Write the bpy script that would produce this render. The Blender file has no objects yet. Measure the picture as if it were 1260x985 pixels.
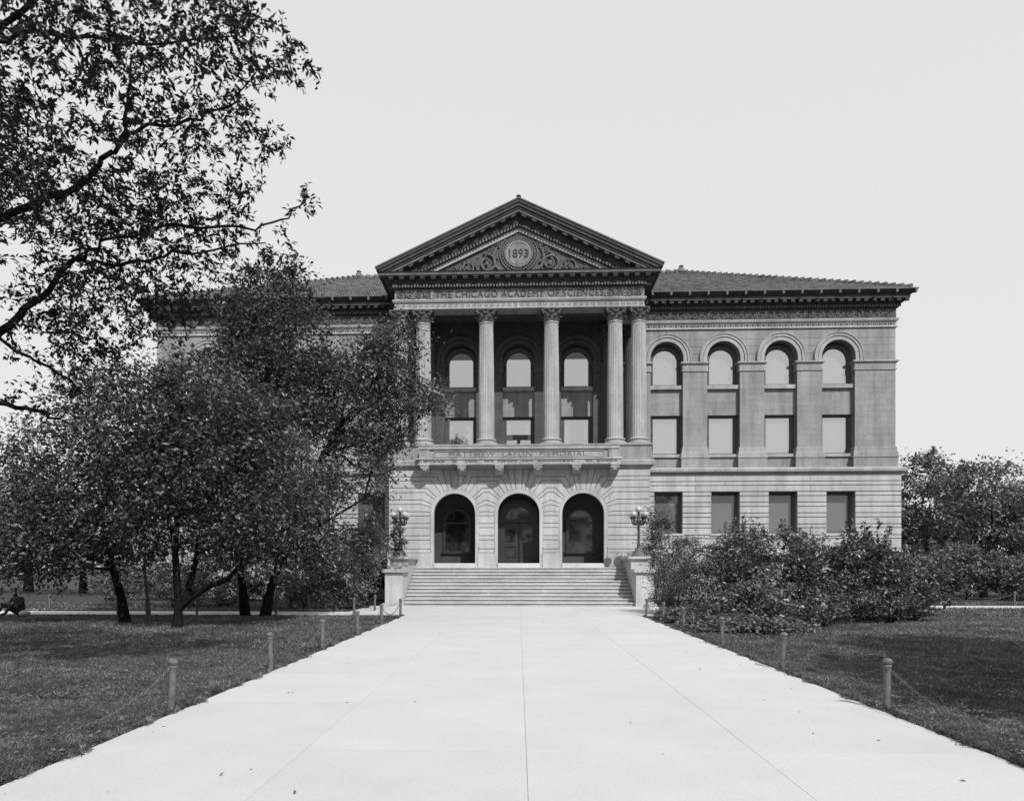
import bpy, bmesh, math, random
import numpy as np
from mathutils import Vector
R = math.radians
PI = math.pi
random.seed(7)
rng = np.random.default_rng(11)
SC = bpy.context.scene
C = SC.collection

# ------------------------------------------------------------------ camera, sky, sun, exposure
cam = bpy.data.cameras.new("camera")
camo = bpy.data.objects.new("camera", cam)
C.objects.link(camo)
camo.location = (0, 0, 1.7)
camo.rotation_euler = (R(90), 0, R(2.3))
cam.sensor_fit = 'HORIZONTAL'
cam.sensor_width = 36
cam.lens = 36 * 900 / 1260
cam.shift_x = 28 / 1260
cam.shift_y = 204.5 / 1260
cam.clip_end = 3000
SC.camera = camo

SUN_EL, SUN_AZ = 44.5, 27.0            # azimuth east of the view's reverse direction
sunvec = Vector((math.sin(R(SUN_AZ)) * math.cos(R(SUN_EL)), -math.cos(R(SUN_AZ)) * math.cos(R(SUN_EL)), math.sin(R(SUN_EL))))
W = bpy.data.worlds.new("World")
SC.world = W
W.use_nodes = True
nt = W.node_tree
nt.nodes.clear()
sky = nt.nodes.new("ShaderNodeTexSky")
sky.sky_type = 'NISHITA'
sky.sun_disc = False
sky.sun_elevation = R(SUN_EL)
sky.sun_rotation = R(180 - SUN_AZ)
sky.dust_density = 2.0
sep = nt.nodes.new("ShaderNodeSeparateColor")      # blue-sensitive plate: only the blue light of the sky
bg = nt.nodes.new("ShaderNodeBackground")
out = nt.nodes.new("ShaderNodeOutputWorld")
bg.inputs['Strength'].default_value = 0.10
nt.links.new(sky.outputs[0], sep.inputs[0])
pw_ = nt.nodes.new("ShaderNodeMath"); pw_.operation = 'POWER'; pw_.inputs[1].default_value = 0.08   # thin haze evens the sky out
ml_ = nt.nodes.new("ShaderNodeMath"); ml_.operation = 'MULTIPLY'; ml_.inputs[1].default_value = 7.1
nt.links.new(sep.outputs[2], pw_.inputs[0]); nt.links.new(pw_.outputs[0], ml_.inputs[0]); nt.links.new(ml_.outputs[0], bg.inputs[0])
nt.links.new(bg.outputs[0], out.inputs[0])

sl = bpy.data.lights.new("sun", 'SUN')
sl.energy = 4.6
sl.angle = R(0.5)
sl.color = (1, 1, 1)
so = bpy.data.objects.new("sun", sl)
C.objects.link(so)
so.rotation_euler = (-sunvec).to_track_quat('-Z', 'Y').to_euler()
so.location = (20, -40, 50)

SC.view_settings.view_transform = 'Standard'
SC.view_settings.look = 'None'
SC.view_settings.exposure = 0.0
SC.view_settings.gamma = 1.0
SC.render.engine = 'CYCLES'
SC.cycles.max_bounces = 6
SC.cycles.transparent_max_bounces = 8
SC.cycles.caustics_reflective = False
SC.cycles.caustics_refractive = False

# ------------------------------------------------------------------ materials (the plate is black and white)
def newmat(name):
    m = bpy.data.materials.new(name)
    m.use_nodes = True
    n = m.node_tree.nodes
    n.clear()
    o = n.new("ShaderNodeOutputMaterial")
    return m, n, m.node_tree.links, o

def mth(n, l, op, a, b):
    x = n.new("ShaderNodeMath"); x.operation = op
    for i, v in enumerate((a, b)):
        if isinstance(v, (int, float)): x.inputs[i].default_value = v
        else: l.new(v, x.inputs[i])
    return x.outputs[0]

def noise(n, l, vec, scale, detail=4, rough=0.55):
    x = n.new("ShaderNodeTexNoise")
    x.inputs['Scale'].default_value = scale
    x.inputs['Detail'].default_value = detail
    x.inputs['Roughness'].default_value = rough
    l.new(vec, x.inputs['Vector'])
    return x.outputs[0]

def ramp(n, l, v, a, b, lo, hi):
    x = n.new("ShaderNodeMapRange")
    x.inputs[1].default_value = a; x.inputs[2].default_value = b
    x.inputs[3].default_value = lo; x.inputs[4].default_value = hi
    l.new(v, x.inputs[0])
    return x.outputs[0]

def surf(name, v, rough=0.8, stain=0.25, stain_scale=0.9, grain=0.18, grain_scale=14, streak=0.0, per_obj=0.0,
         per_island=0.0, bump=0.15, bump_scale=40, spec=0.3, metallic=0.0):
    m, n, l, o = newmat(name)
    p = n.new("ShaderNodeBsdfPrincipled")
    tc = n.new("ShaderNodeTexCoord").outputs['Object']
    val = ramp(n, l, noise(n, l, tc, stain_scale, 7, 0.62), 0.3, 0.7, 1 - stain, 1 + stain * 0.6)
    val = mth(n, l, 'MULTIPLY', val, ramp(n, l, noise(n, l, tc, grain_scale, 5, 0.7), 0.3, 0.7, 1 - grain, 1 + grain))
    if streak:
        mp = n.new("ShaderNodeMapping"); mp.inputs['Scale'].default_value = (2.6, 2.6, 0.22)
        l.new(tc, mp.inputs[0])
        val = mth(n, l, 'MULTIPLY', val, ramp(n, l, noise(n, l, mp.outputs[0], 1.0, 6, 0.65), 0.42, 0.66, 1 + streak * 0.2, 1 - streak))
    if per_obj:
        oi = n.new("ShaderNodeObjectInfo").outputs['Random']
        val = mth(n, l, 'MULTIPLY', val, ramp(n, l, oi, 0, 1, 1 - per_obj, 1 + per_obj))
    if per_island:
        gi = n.new("ShaderNodeNewGeometry").outputs['Random Per Island']
        val = mth(n, l, 'MULTIPLY', val, ramp(n, l, gi, 0, 1, 1 - per_island, 1 + per_island))
    val = mth(n, l, 'MULTIPLY', val, v)
    cc = n.new("ShaderNodeCombineColor")
    for i in range(3): l.new(val, cc.inputs[i])
    l.new(cc.outputs[0], p.inputs['Base Color'])
    p.inputs['Roughness'].default_value = rough
    p.inputs['Specular IOR Level'].default_value = spec
    p.inputs['Metallic'].default_value = metallic
    if bump:
        b = n.new("ShaderNodeBump"); b.inputs['Strength'].default_value = bump; b.inputs['Distance'].default_value = 0.02
        l.new(noise(n, l, tc, bump_scale, 5, 0.6), b.inputs['Height'])
        l.new(b.outputs[0], p.inputs['Normal'])
    l.new(p.outputs[0], o.inputs[0])
    return m

def leafmat(name, v, var=0.45, trans=0.3, rough=0.42, spec=0.5, patchy=False):
    m, n, l, o = newmat(name)
    p = n.new("ShaderNodeBsdfPrincipled")
    gi = n.new("ShaderNodeNewGeometry").outputs['Random Per Island']
    val = mth(n, l, 'MULTIPLY', ramp(n, l, gi, 0, 1, 1 - var, 1 + var), v)
    if patchy:          # worn, dry and lush patches of turf
        tc = n.new("ShaderNodeTexCoord").outputs['Object']
        val = mth(n, l, 'MULTIPLY', val, ramp(n, l, noise(n, l, tc, .55, 6, .65), .35, .65, .42, 1.5))
        val = mth(n, l, 'MULTIPLY', val, ramp(n, l, noise(n, l, tc, 3.5, 4, .6), .35, .65, .45, 1.5))
    cc = n.new("ShaderNodeCombineColor")
    for i in range(3): l.new(val, cc.inputs[i])
    l.new(cc.outputs[0], p.inputs['Base Color'])
    p.inputs['Roughness'].default_value = rough
    p.inputs['Specular IOR Level'].default_value = spec
    t = n.new("ShaderNodeBsdfTranslucent")
    l.new(cc.outputs[0], t.inputs[0])
    mx = n.new("ShaderNodeMixShader"); mx.inputs[0].default_value = trans
    l.new(p.outputs[0], mx.inputs[1]); l.new(t.outputs[0], mx.inputs[2])
    l.new(mx.outputs[0], o.inputs[0])
    return m

def panemat(name, refl):
    m, n, l, o = newmat(name)
    t = n.new("ShaderNodeBsdfTransparent"); t.inputs[0].default_value = (.92, .92, .92, 1)
    g = n.new("ShaderNodeBsdfGlossy"); g.inputs['Roughness'].default_value = 0.03
    g.inputs[0].default_value = (1, 1, 1, 1)
    mx = n.new("ShaderNodeMixShader"); mx.inputs[0].default_value = refl
    tc = n.new("ShaderNodeTexCoord").outputs['Object']
    b = n.new("ShaderNodeBump"); b.inputs['Strength'].default_value = 0.12; b.inputs['Distance'].default_value = 0.01
    l.new(noise(n, l, tc, 2.2, 2), b.inputs['Height']); l.new(b.outputs[0], g.inputs['Normal'])
    l.new(t.outputs[0], mx.inputs[1]); l.new(g.outputs[0], mx.inputs[2]); l.new(mx.outputs[0], o.inputs[0])
    return m

M = dict(
    lime=surf("limestone", .41, .85, .18, .7, .10, 9, .22, .05),
    balcony=surf("balcony_stone", .31, .85, .28, 1.2, .14, 9, .3, .05),
    lime_core=surf("limestone_joint", .22, .95, .2, .7, .1, 9),
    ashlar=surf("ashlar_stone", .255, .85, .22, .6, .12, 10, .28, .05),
    ashlar_core=surf("ashlar_backing", .19, .9, .2, .6, .1, 10, .2),
    trim=surf("trim_stone", .33, .85, .2, .8, .1, 10, .25, .05),
    column=surf("column_stone", .34, .8, .14, .8, .1, 8, .3, .05),
    cornice=surf("weathered_shaded_cornice", .045, .85, .3, .9, .15, 12, .3),  # weathered stone, darkened further to carry the shade under the overhang
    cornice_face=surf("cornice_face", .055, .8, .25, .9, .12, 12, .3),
    frieze=surf("carved_stone", .125, .85, .3, 1.6, .2, 14, .2),
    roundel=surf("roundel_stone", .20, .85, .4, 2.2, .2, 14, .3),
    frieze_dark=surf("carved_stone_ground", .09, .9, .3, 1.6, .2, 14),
    porch=surf("shaded_porch_stone", .085, .9, .2, .7, .1, 10, .2, .08),  # darker than the wing stone: the porch's shade is put into the colour
    letter=surf("letter_stone", .05, .8, .2, 2, .1, 12),
    letter_pale=surf("letter_pale", .12, .85, .3, 2, .2, 12),
    tile=surf("roof_tile", .125, .75, .15, .5, .15, 9, 0, 0, .35),
    joint=surf("sand_joint", .17, 1, .3, 2, .3, 20),
    riser=surf("riser_stone", .33, .85, .25, .8, .15, 7, .1, .05),
    step=surf("step_stone", .46, .8, .18, .8, .10, 7, 0, .05),
    paving=surf("paving_concrete", .465, .9, .06, .8, .08, 34, 0, .025, 0, .1, 60),
    soil=surf("soil", .05, 1, .3, 2, .3, 20, 0, 0, 0, .6, 20),
    lawn=surf("lawn_turf", .042, 1, .5, .6, .5, 25, 0, 0, 0, .8, 30),
    ground=surf("park_ground", .042, 1, .35, .3, .3, 8, 0, 0, 0, .8, 12),
    iron=surf("dark_iron", .035, .5, .2, 3, .2, 25, 0, .1, 0, .1, 40, .5),
    post=surf("post_paint", .115, .7, .45, 9, .2, 25, 0, .12, 0, .1, 40, .4),
    chain=surf("chain_iron", .10, .5, .2, 4, .2, 25, 0, .1, 0, 0, 40, .5),
    bark=surf("bark", .013, .95, .35, 3, .3, 20, 0, .1, 0, .9, 16, .04),
    bark_grey=surf("bark_grey", .10, .95, .3, 3, .3, 20, 0, .1, 0, .9, 16),
    frame=surf("window_frame_paint", .09, .6, .2, 3, .1, 20, 0, .06, 0, 0),
    shade=surf("window_shade", .26, .9, .04, 1.2, .02, 20, 0, .04, 0, 0),
    shade_dark=surf("dark_window_shade", .14, .9, .06, 1.2, .03, 20, 0, .06, 0, 0),
    door=surf("dark_door_wood", .022, .45, .2, 3, .15, 18, 0, 0, 0, .1, 30, .5),
    globe=surf("milk_glass", .40, .25, .02, 2, .01, 10, 0, 0, 0, 0, 10, .5),
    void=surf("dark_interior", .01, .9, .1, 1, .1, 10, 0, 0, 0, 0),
    cloth=surf("dark_wool", .04, .95, .2, 6, .1, 30),
    skin=surf("skin", .30, .6, .1, 6, .05, 30),
    pale_cloth=surf("pale_cloth", .40, .9, .2, 6, .1, 30),
    petal=surf("white_petal", .40, .6, .1, 20, .05, 40, 0, 0, .1, 0),
    pane=panemat("window_pane", .50),
    leaf_dark=leafmat("leaf_dark", .066, .7, .3, .38, .6),
    leaf_mid=leafmat("leaf_mid", .085, .7, .3, .38, .6),
    leaf_light=leafmat("leaf_light", .12, .6, .3, .38, .6),
    leaf_sunny=leafmat("leaf_sunny", .185, .75, .35, .38, .6),  # extra paleness stands in for sunlight falling on these leaves
    leaf_bough=leafmat("leaf_bough", .105, .8, .3, .36, .65),
    leaf_shrub=leafmat("leaf_shrub", .100, .75, .25, .4, .5),
    leaf_near=leafmat("leaf_near", .03, .6, .3, .5, .3),
    leaf_far=leafmat("leaf_far", .135, .5),
    blade=leafmat("grass_blade", .15, .7, .3, .6, .25, True),
    vestibule=surf("shaded_vestibule_stone", .05, .9, .2, .7, .1, 10, .2, .08),  # stone darkened so its colour holds the shade inside the arches
)
def glassmat():
    m, n, l, o = newmat("dark_glass")
    p = n.new("ShaderNodeBsdfPrincipled")
    p.inputs['Base Color'].default_value = (.008, .008, .008, 1)
    p.inputs['Roughness'].default_value = .04
    p.inputs['Specular IOR Level'].default_value = 0.8
    p.inputs['IOR'].default_value = 1.6
    l.new(p.outputs[0], o.inputs[0])
    return m
M['glass'] = glassmat()

# ------------------------------------------------------------------ mesh helpers
class MB:
    def __init__(s): s.v = []; s.f = []
    def add(s, vs, fs):
        b = len(s.v); s.v += [tuple(map(float, p)) for p in vs]; s.f += [tuple(b + i for i in f) for f in fs]
    def quad(s, a, b, c, d): s.add((a, b, c, d), ((0, 1, 2, 3),))
    def box(s, x0, x1, y0, y1, z0, z1):
        s.add([(x0,y0,z0),(x1,y0,z0),(x1,y1,z0),(x0,y1,z0),(x0,y0,z1),(x1,y0,z1),(x1,y1,z1),(x0,y1,z1)],
              [(0,3,2,1),(4,5,6,7),(0,1,5,4),(1,2,6,5),(2,3,7,6),(3,0,4,7)])
    def prism(s, poly, yf, yb, ch=0.0):
        """polygon (x,z) counter-clockwise seen from -Y, extruded from yf (front) back to yb, chamfered front edge"""
        a = sum(poly[i][0]*poly[(i+1)%len(poly)][1]-poly[(i+1)%len(poly)][0]*poly[i][1] for i in range(len(poly)))
        if a < 0: poly = poly[::-1]
        n = len(poly)
        def ring(pl, y): return [(p[0], y, p[1]) for p in pl]
        if ch > 0:
            ins = []
            for i in range(n):
                p0, p1, p2 = Vector(poly[i-1]), Vector(poly[i]), Vector(poly[(i+1) % n])
                d1 = (p1-p0).normalized(); d2 = (p2-p1).normalized()
                n1 = Vector((-d1.y, d1.x)); n2 = Vector((-d2.y, d2.x))
                b = n1+n2
                if b.length < 1e-4: b = n1
                b.normalize()
                k = ch/max(.35, b.dot(n1))
                ins.append((p1.x+b.x*k, p1.y+b.y*k))
            vs = ring(poly, yb)+ring(poly, yf+ch)+ring(ins, yf)
            rings = 3
        else:
            vs = ring(poly, yb)+ring(poly, yf); rings = 2
        fs = []
        for r in range(rings-1):
            for i in range(n):
                j = (i+1) % n
                fs.append((r*n+i, r*n+j, (r+1)*n+j, (r+1)*n+i))
        fs.append(tuple((rings-1)*n+i for i in range(n)))
        s.add(vs, fs)
    def lathe(s, prof, cx=0, cy=0, seg=16, cap=True):
        n = len(prof); vs = []
        for r, z in prof:
            for k in range(seg):
                a = 2*PI*k/seg
                vs.append((cx+r*math.cos(a), cy+r*math.sin(a), z))
        fs = [(i*seg+k, i*seg+(k+1) % seg, (i+1)*seg+(k+1) % seg, (i+1)*seg+k) for i in range(n-1) for k in range(seg)]
        if cap:
            fs.append(tuple(range(seg))[::-1]); fs.append(tuple((n-1)*seg+k for k in range(seg)))
        s.add(vs, fs)
    def tube(s, pts, rad, seg=6, cap=True):
        pts = [Vector(p) for p in pts]; n = len(pts)
        if not hasattr(rad, '__len__'): rad = [rad]*n
        vs = []; ref = None
        for i, p in enumerate(pts):
            t = (pts[min(i+1, n-1)]-pts[max(i-1, 0)])
            if t.length < 1e-6: t = Vector((0, 0, 1))
            t.normalize()
            if ref is None: ref = t.orthogonal().normalized()
            u = ref-t*ref.dot(t)
            if u.length < 1e-4: u = t.orthogonal()
            u.normalize(); w = t.cross(u); ref = u
            for k in range(seg):
                a = 2*PI*k/seg
                vs.append(p+u*(rad[i]*math.cos(a))+w*(rad[i]*math.sin(a)))
        fs = [(i*seg+k, i*seg+(k+1) % seg, (i+1)*seg+(k+1) % seg, (i+1)*seg+k) for i in range(n-1) for k in range(seg)]
        if cap:
            fs.append(tuple(range(seg))[::-1]); fs.append(tuple((n-1)*seg+k for k in range(seg)))
        s.add(vs, fs)
    def ball(s, c, r, seg=8, rings=5, sc=(1, 1, 1)):
        vs = [(c[0], c[1], c[2]-r*sc[2])]
        for i in range(1, rings):
            ph = -PI/2+PI*i/rings
            for k in range(seg):
                a = 2*PI*k/seg
                vs.append((c[0]+r*sc[0]*math.cos(ph)*math.cos(a), c[1]+r*sc[1]*math.cos(ph)*math.sin(a), c[2]+r*sc[2]*math.sin(ph)))
        vs.append((c[0], c[1], c[2]+r*sc[2])); t = len(vs)-1
        fs = [(0, 1+(k+1) % seg, 1+k) for k in range(seg)]
        for i in range(rings-2):
            for k in range(seg):
                fs.append((1+i*seg+k, 1+i*seg+(k+1) % seg, 1+(i+1)*seg+(k+1) % seg, 1+(i+1)*seg+k))
        b = 1+(rings-2)*seg
        fs += [(b+k, b+(k+1) % seg, t) for k in range(seg)]
        s.add(vs, fs)
    def sweep(s, prof, path, closed_prof=True):
        """profile [(outward, z)] along a plan path [(x,y)], outward = right of travel, mitred"""
        P = [Vector(p) for p in path]; n = len(P); k = len(prof); offs = []
        for i in range(n):
            d1 = (P[i]-P[i-1]).normalized() if i > 0 else None
            d2 = (P[i+1]-P[i]).normalized() if i < n-1 else None
            if d1 is None: d1 = d2
            if d2 is None: d2 = d1
            n1 = Vector((d1.y, -d1.x)); n2 = Vector((d2.y, -d2.x))
            b = (n1+n2).normalized(); offs.append(b/max(.2, b.dot(n1)))
        vs = [(P[i].x+offs[i].x*o, P[i].y+offs[i].y*o, z) for i in range(n) for o, z in prof]
        fs = []
        for i in range(n-1):
            for j in range(k if closed_prof else k-1):
                q = (j+1) % k
                fs.append((i*k+j, (i+1)*k+j, (i+1)*k+q, i*k+q))
        fs.append(tuple(range(k))); fs.append(tuple((n-1)*k+j for j in range(k))[::-1])
        s.add(vs, fs)
    def mesh(s, name):
        me = bpy.data.meshes.new(name)
        me.from_pydata(s.v, [], s.f)
        return me
    def build(s, name, mat, parent=None, smooth=0, kind=None, fix=True):
        me = s.mesh(name)
        if fix:
            b = bmesh.new(); b.from_mesh(me); bmesh.ops.recalc_face_normals(b, faces=b.faces); b.to_mesh(me); b.free()
        me.materials.append(mat)
        if smooth:
            me.polygons.foreach_set('use_smooth', [True]*len(me.polygons))
            me.set_sharp_from_angle(angle=R(smooth))
        return link(name, me, parent, kind)

def link(name, me, parent=None, kind=None):
    o = bpy.data.objects.new(name, me)
    C.objects.link(o)
    if parent is not None:
        o.parent = parent
        pl = world_loc(parent)
        o.location = (-pl[0], -pl[1], -pl[2]) if parent.get('_abs') else (0, 0, 0)
    if kind: o['kind'] = kind
    return o

def world_loc(o):
    v = Vector((0, 0, 0))
    while o is not None:
        v += o.location; o = o.parent
    return v

def tag(o, label, cat, group=None):
    o['label'] = label; o['category'] = cat
    if group: o['group'] = group
    return o

def thing(name, label, cat, loc=(0, 0, 0), group=None, rz=0):
    o = bpy.data.objects.new(name, None)
    o.empty_display_size = .3
    C.objects.link(o); o.location = loc; o.rotation_euler = (0, 0, rz)
    return tag(o, label, cat, group)

def part(name, mb, mat, parent, smooth=0, kind=None):
    return mb.build(name, mat, parent, smooth, kind)

def twin(o, parent=None):
    """mirror copy across the building's axis"""
    c = o.copy(); C.objects.link(c); c.scale.x = -1
    c.parent = parent if parent is not None else o.parent
    return c

def copy_tree(o, parent=None):
    c = o.copy(); C.objects.link(c)
    if parent is not None: c.parent = parent
    for ch in o.children: copy_tree(ch, c)
    return c

def text_mesh(txt, size, extrude, spacing=1.0, width=None):
    cu = bpy.data.curves.new("lettering", 'FONT')
    cu.body = txt; cu.size = size; cu.extrude = extrude; cu.align_x = 'CENTER'; cu.space_character = spacing
    cu.resolution_u = 3
    o = bpy.data.objects.new("lettering", cu); C.objects.link(o)
    bpy.context.view_layer.update()
    me = bpy.data.meshes.new_from_object(o.evaluated_get(bpy.context.evaluated_depsgraph_get()))
    bpy.data.objects.remove(o)
    n = len(me.vertices); a = np.empty(n*3, 'f'); me.vertices.foreach_get('co', a); a = a.reshape(-1, 3)
    if width:
        a[:, 0] *= width/(a[:, 0].max()-a[:, 0].min()); a[:, 0] -= (a[:, 0].max()+a[:, 0].min())/2
    b = np.stack([a[:, 0], -a[:, 2], a[:, 1]], 1)
    me.vertices.foreach_set('co', b.astype('f').ravel())
    return me

def lettering(name, txt, size, extrude, spacing, width, mat, loc):
    """raised lettering: an Empty part of the building, every letter a mesh of its own"""
    me = text_mesh(txt, size, extrude, spacing, width)
    nv = len(me.vertices); co = np.empty(nv*3, 'f'); me.vertices.foreach_get('co', co); co = co.reshape(-1, 3)
    par = list(range(nv))
    def find(a):
        while par[a] != a: par[a] = par[par[a]]; a = par[a]
        return a
    for e in me.edges:
        a, b = find(e.vertices[0]), find(e.vertices[1])
        if a != b: par[a] = b
    root = np.array([find(i) for i in range(nv)])
    isl = sorted((co[root == r, 0].min(), co[root == r, 0].max(), r) for r in set(root.tolist()))
    groups = []
    for a, b, r in isl:
        if groups and a < groups[-1][1]-.02*size: groups[-1][2].append(r); groups[-1][1] = max(groups[-1][1], b)
        else: groups.append([a, b, [r]])
    h = bpy.data.objects.new(name, None); C.objects.link(h); h.parent = BLD; h.location = loc
    polys = [tuple(p.vertices) for p in me.polygons]
    for a, b, rs in groups:
        ids = np.nonzero(np.isin(root, rs))[0]; mp = {int(v): k for k, v in enumerate(ids)}
        m = MB(); m.v = [tuple(map(float, co[v])) for v in ids]; m.f = [tuple(mp[v] for v in p) for p in polys if p[0] in mp]
        part('letter', m, mat, h)

def arcwall(mb, x0, x1, z0, z1, arches, yf, yb, seg=20):
    """front face at yf with arched openings (cx, r, spring z, bottom z); reveals back to yb"""
    x = x0
    for cx, r, zs, zb in sorted(arches):
        mb.quad((x, yf, z0), (cx-r, yf, z0), (cx-r, yf, z1), (x, yf, z1))
        if zb > z0: mb.quad((cx-r, yf, z0), (cx+r, yf, z0), (cx+r, yf, zb), (cx-r, yf, zb))
        mb.quad((cx-r, yf, zb), (cx+r, yf, zb), (cx+r, yb, zb), (cx-r, yb, zb))
        for sx in (-1, 1): mb.quad((cx+sx*r, yf, zb), (cx+sx*r, yb, zb), (cx+sx*r, yb, zs), (cx+sx*r, yf, zs))
        for k in range(seg):
            a, b = PI-PI*k/seg, PI-PI*(k+1)/seg
            xa, za, xb, zb2 = cx+r*math.cos(a), zs+r*math.sin(a), cx+r*math.cos(b), zs+r*math.sin(b)
            mb.quad((xa, yf, za), (xb, yf, zb2), (xb, yf, z1), (xa, yf, z1))
            mb.quad((xa, yf, za), (xa, yb, za), (xb, yb, zb2), (xb, yf, zb2))
        x = cx+r
    mb.quad((x, yf, z0), (x1, yf, z0), (x1, yf, z1), (x, yf, z1))

def arch_band(mb, cx, r0, r1, zs, zb, yf, yb, seg=28):
    """arch moulding: ring r0..r1 above zs with straight legs to zb, front yf, back yb"""
    path = [(r1, -1e9)]
    inn = [(cx-r0, zb)]+[(cx+r0*math.cos(PI-PI*k/seg), zs+r0*math.sin(PI*k/seg)) for k in range(seg+1)]+[(cx+r0, zb)]
    ou = [(cx-r1, zb)]+[(cx+r1*math.cos(PI-PI*k/seg), zs+r1*math.sin(PI*k/seg)) for k in range(seg+1)]+[(cx+r1, zb)]
    n = len(inn)
    for i in range(n-1):
        a, b, c, d = inn[i], inn[i+1], ou[i+1], ou[i]
        mb.quad((a[0], yf, a[1]), (b[0], yf, b[1]), (c[0], yf, c[1]), (d[0], yf, d[1]))
        mb.quad((d[0], yf, d[1]), (c[0], yf, c[1]), (c[0], yb, c[1]), (d[0], yb, d[1]))
        mb.quad((a[0], yf, a[1]), (b[0], yf, b[1]), (b[0], yb, b[1]), (a[0], yb, a[1]))
    for a, d in ((inn[0], ou[0]), (inn[-1], ou[-1])):
        mb.quad((a[0], yf, a[1]), (d[0], yf, d[1]), (d[0], yb, d[1]), (a[0], yb, a[1]))

# ------------------------------------------------------------------ leaf helpers (numpy)
def np_mesh(name, V, F, mat, smooth=False):
    me = bpy.data.meshes.new(name)
    nv, nf, k = len(V), len(F), F.shape[1]
    me.vertices.add(nv); me.vertices.foreach_set('co', V.astype('f').ravel())
    me.loops.add(nf*k); me.loops.foreach_set('vertex_index', F.astype('i').ravel())
    me.polygons.add(nf); me.polygons.foreach_set('loop_start', np.arange(0, nf*k, k, dtype='i'))
    me.update(calc_edges=True)
    me.materials.append(mat)
    return me

def leaf_arrays(P, size, aspect, droop=0.2, up=0.5, D=None):
    n = len(P)
    nrm = rng.normal(size=(n, 3)); nrm[:, 2] = np.abs(nrm[:, 2])+up
    nrm /= np.linalg.norm(nrm, axis=1, keepdims=True)
    d = rng.normal(size=(n, 3)) if D is None else D*1.1+rng.normal(size=(n, 3))*.55
    d[:, 2] -= droop
    d -= nrm*(d*nrm).sum(1, keepdims=True)
    d /= np.linalg.norm(d, axis=1, keepdims=True)+1e-9
    s = np.cross(nrm, d)
    L = (size*rng.uniform(.45, 1.45, n))[:, None]; w = L*aspect*.5
    fold = nrm*L*.12
    V = np.stack([P, P+d*L*.45-s*w+fold, P+d*L, P+d*L*.45+s*w+fold], 1).reshape(-1, 3)
    i = np.arange(n)[:, None]*4
    F = np.concatenate([i+np.array([[0, 1, 2]]), i+np.array([[0, 2, 3]])], 0)
    return V, F

SPRAYS = []
def crown_points(lobes, density, clump=.28, shell=.55, spray=1.0):
    """leaf positions gathered in clumps inside ellipsoid lobes"""
    out = []; tips = []; dirs = []; SPRAYS.clear()
    for (x, y, z, rx, ry, rz, k) in lobes:
        n = int(density*k*(rx*ry+ry*rz+rx*rz))
        nc = max(6, int(n/42))
        u = rng.normal(size=(nc, 3)); u /= np.linalg.norm(u, axis=1, keepdims=True)
        rr = rng.uniform(shell**3, 1.0, nc)**(1/3)*rng.uniform(.82, 1.14, nc)
        cc = np.array([x, y, z])+u*rr[:, None]*np.array([rx, ry, rz])
        wts = rng.gamma(2.0, 1, nc); wts /= wts.sum()
        idx = rng.choice(nc, n, p=wts)
        sg = clump*rng.uniform(.6, 1.3, nc)[idx][:, None]
        dd = u*.8+rng.normal(size=(nc, 3))*.5; dd[:, 2] -= .25; dirs.append(dd[idx])
        out.append(cc[idx]+rng.normal(size=(n, 3))*sg*np.array([1, 1, .6]))
        tips.append((np.array([x, y, z]), cc))
        ns = int(nc*.16*spray)
        for q in range(ns):
            st = np.array([x, y, z])+u[q]*rr[q]*np.array([rx, ry, rz])*.9
            d = u[q]+rng.normal(size=3)*.35+np.array([0, 0, .25]); d /= np.linalg.norm(d)
            ln = rng.uniform(.35, .95)*min(1.3, (rx+rz)/2); kk = int(30*ln/.6)
            tt = rng.uniform(0, 1, kk)[:, None]
            dirs.append(np.tile(d, (kk, 1))); SPRAYS.append([st+d*ln*t_+np.array([0, 0, -.18])*ln*t_**2 for t_ in (-.25, .15, .55, .95)])
            out.append(st+d*ln*tt+np.array([0, 0, -.18])*ln*tt**2+rng.normal(size=(kk, 3))*.085*(1.15-tt))
    return np.concatenate(out), tips, np.concatenate(dirs)

def wobble(a, b, n, amp, sag=0):
    a, b = np.array(a, float), np.array(b, float); pts = []
    for i in range(n+1):
        t = i/n
        p = a+(b-a)*t+(rng.normal(size=3)*amp*math.sin(PI*t))
        p[2] += sag*math.sin(PI*t)
        pts.append(p)
    return pts

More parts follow.
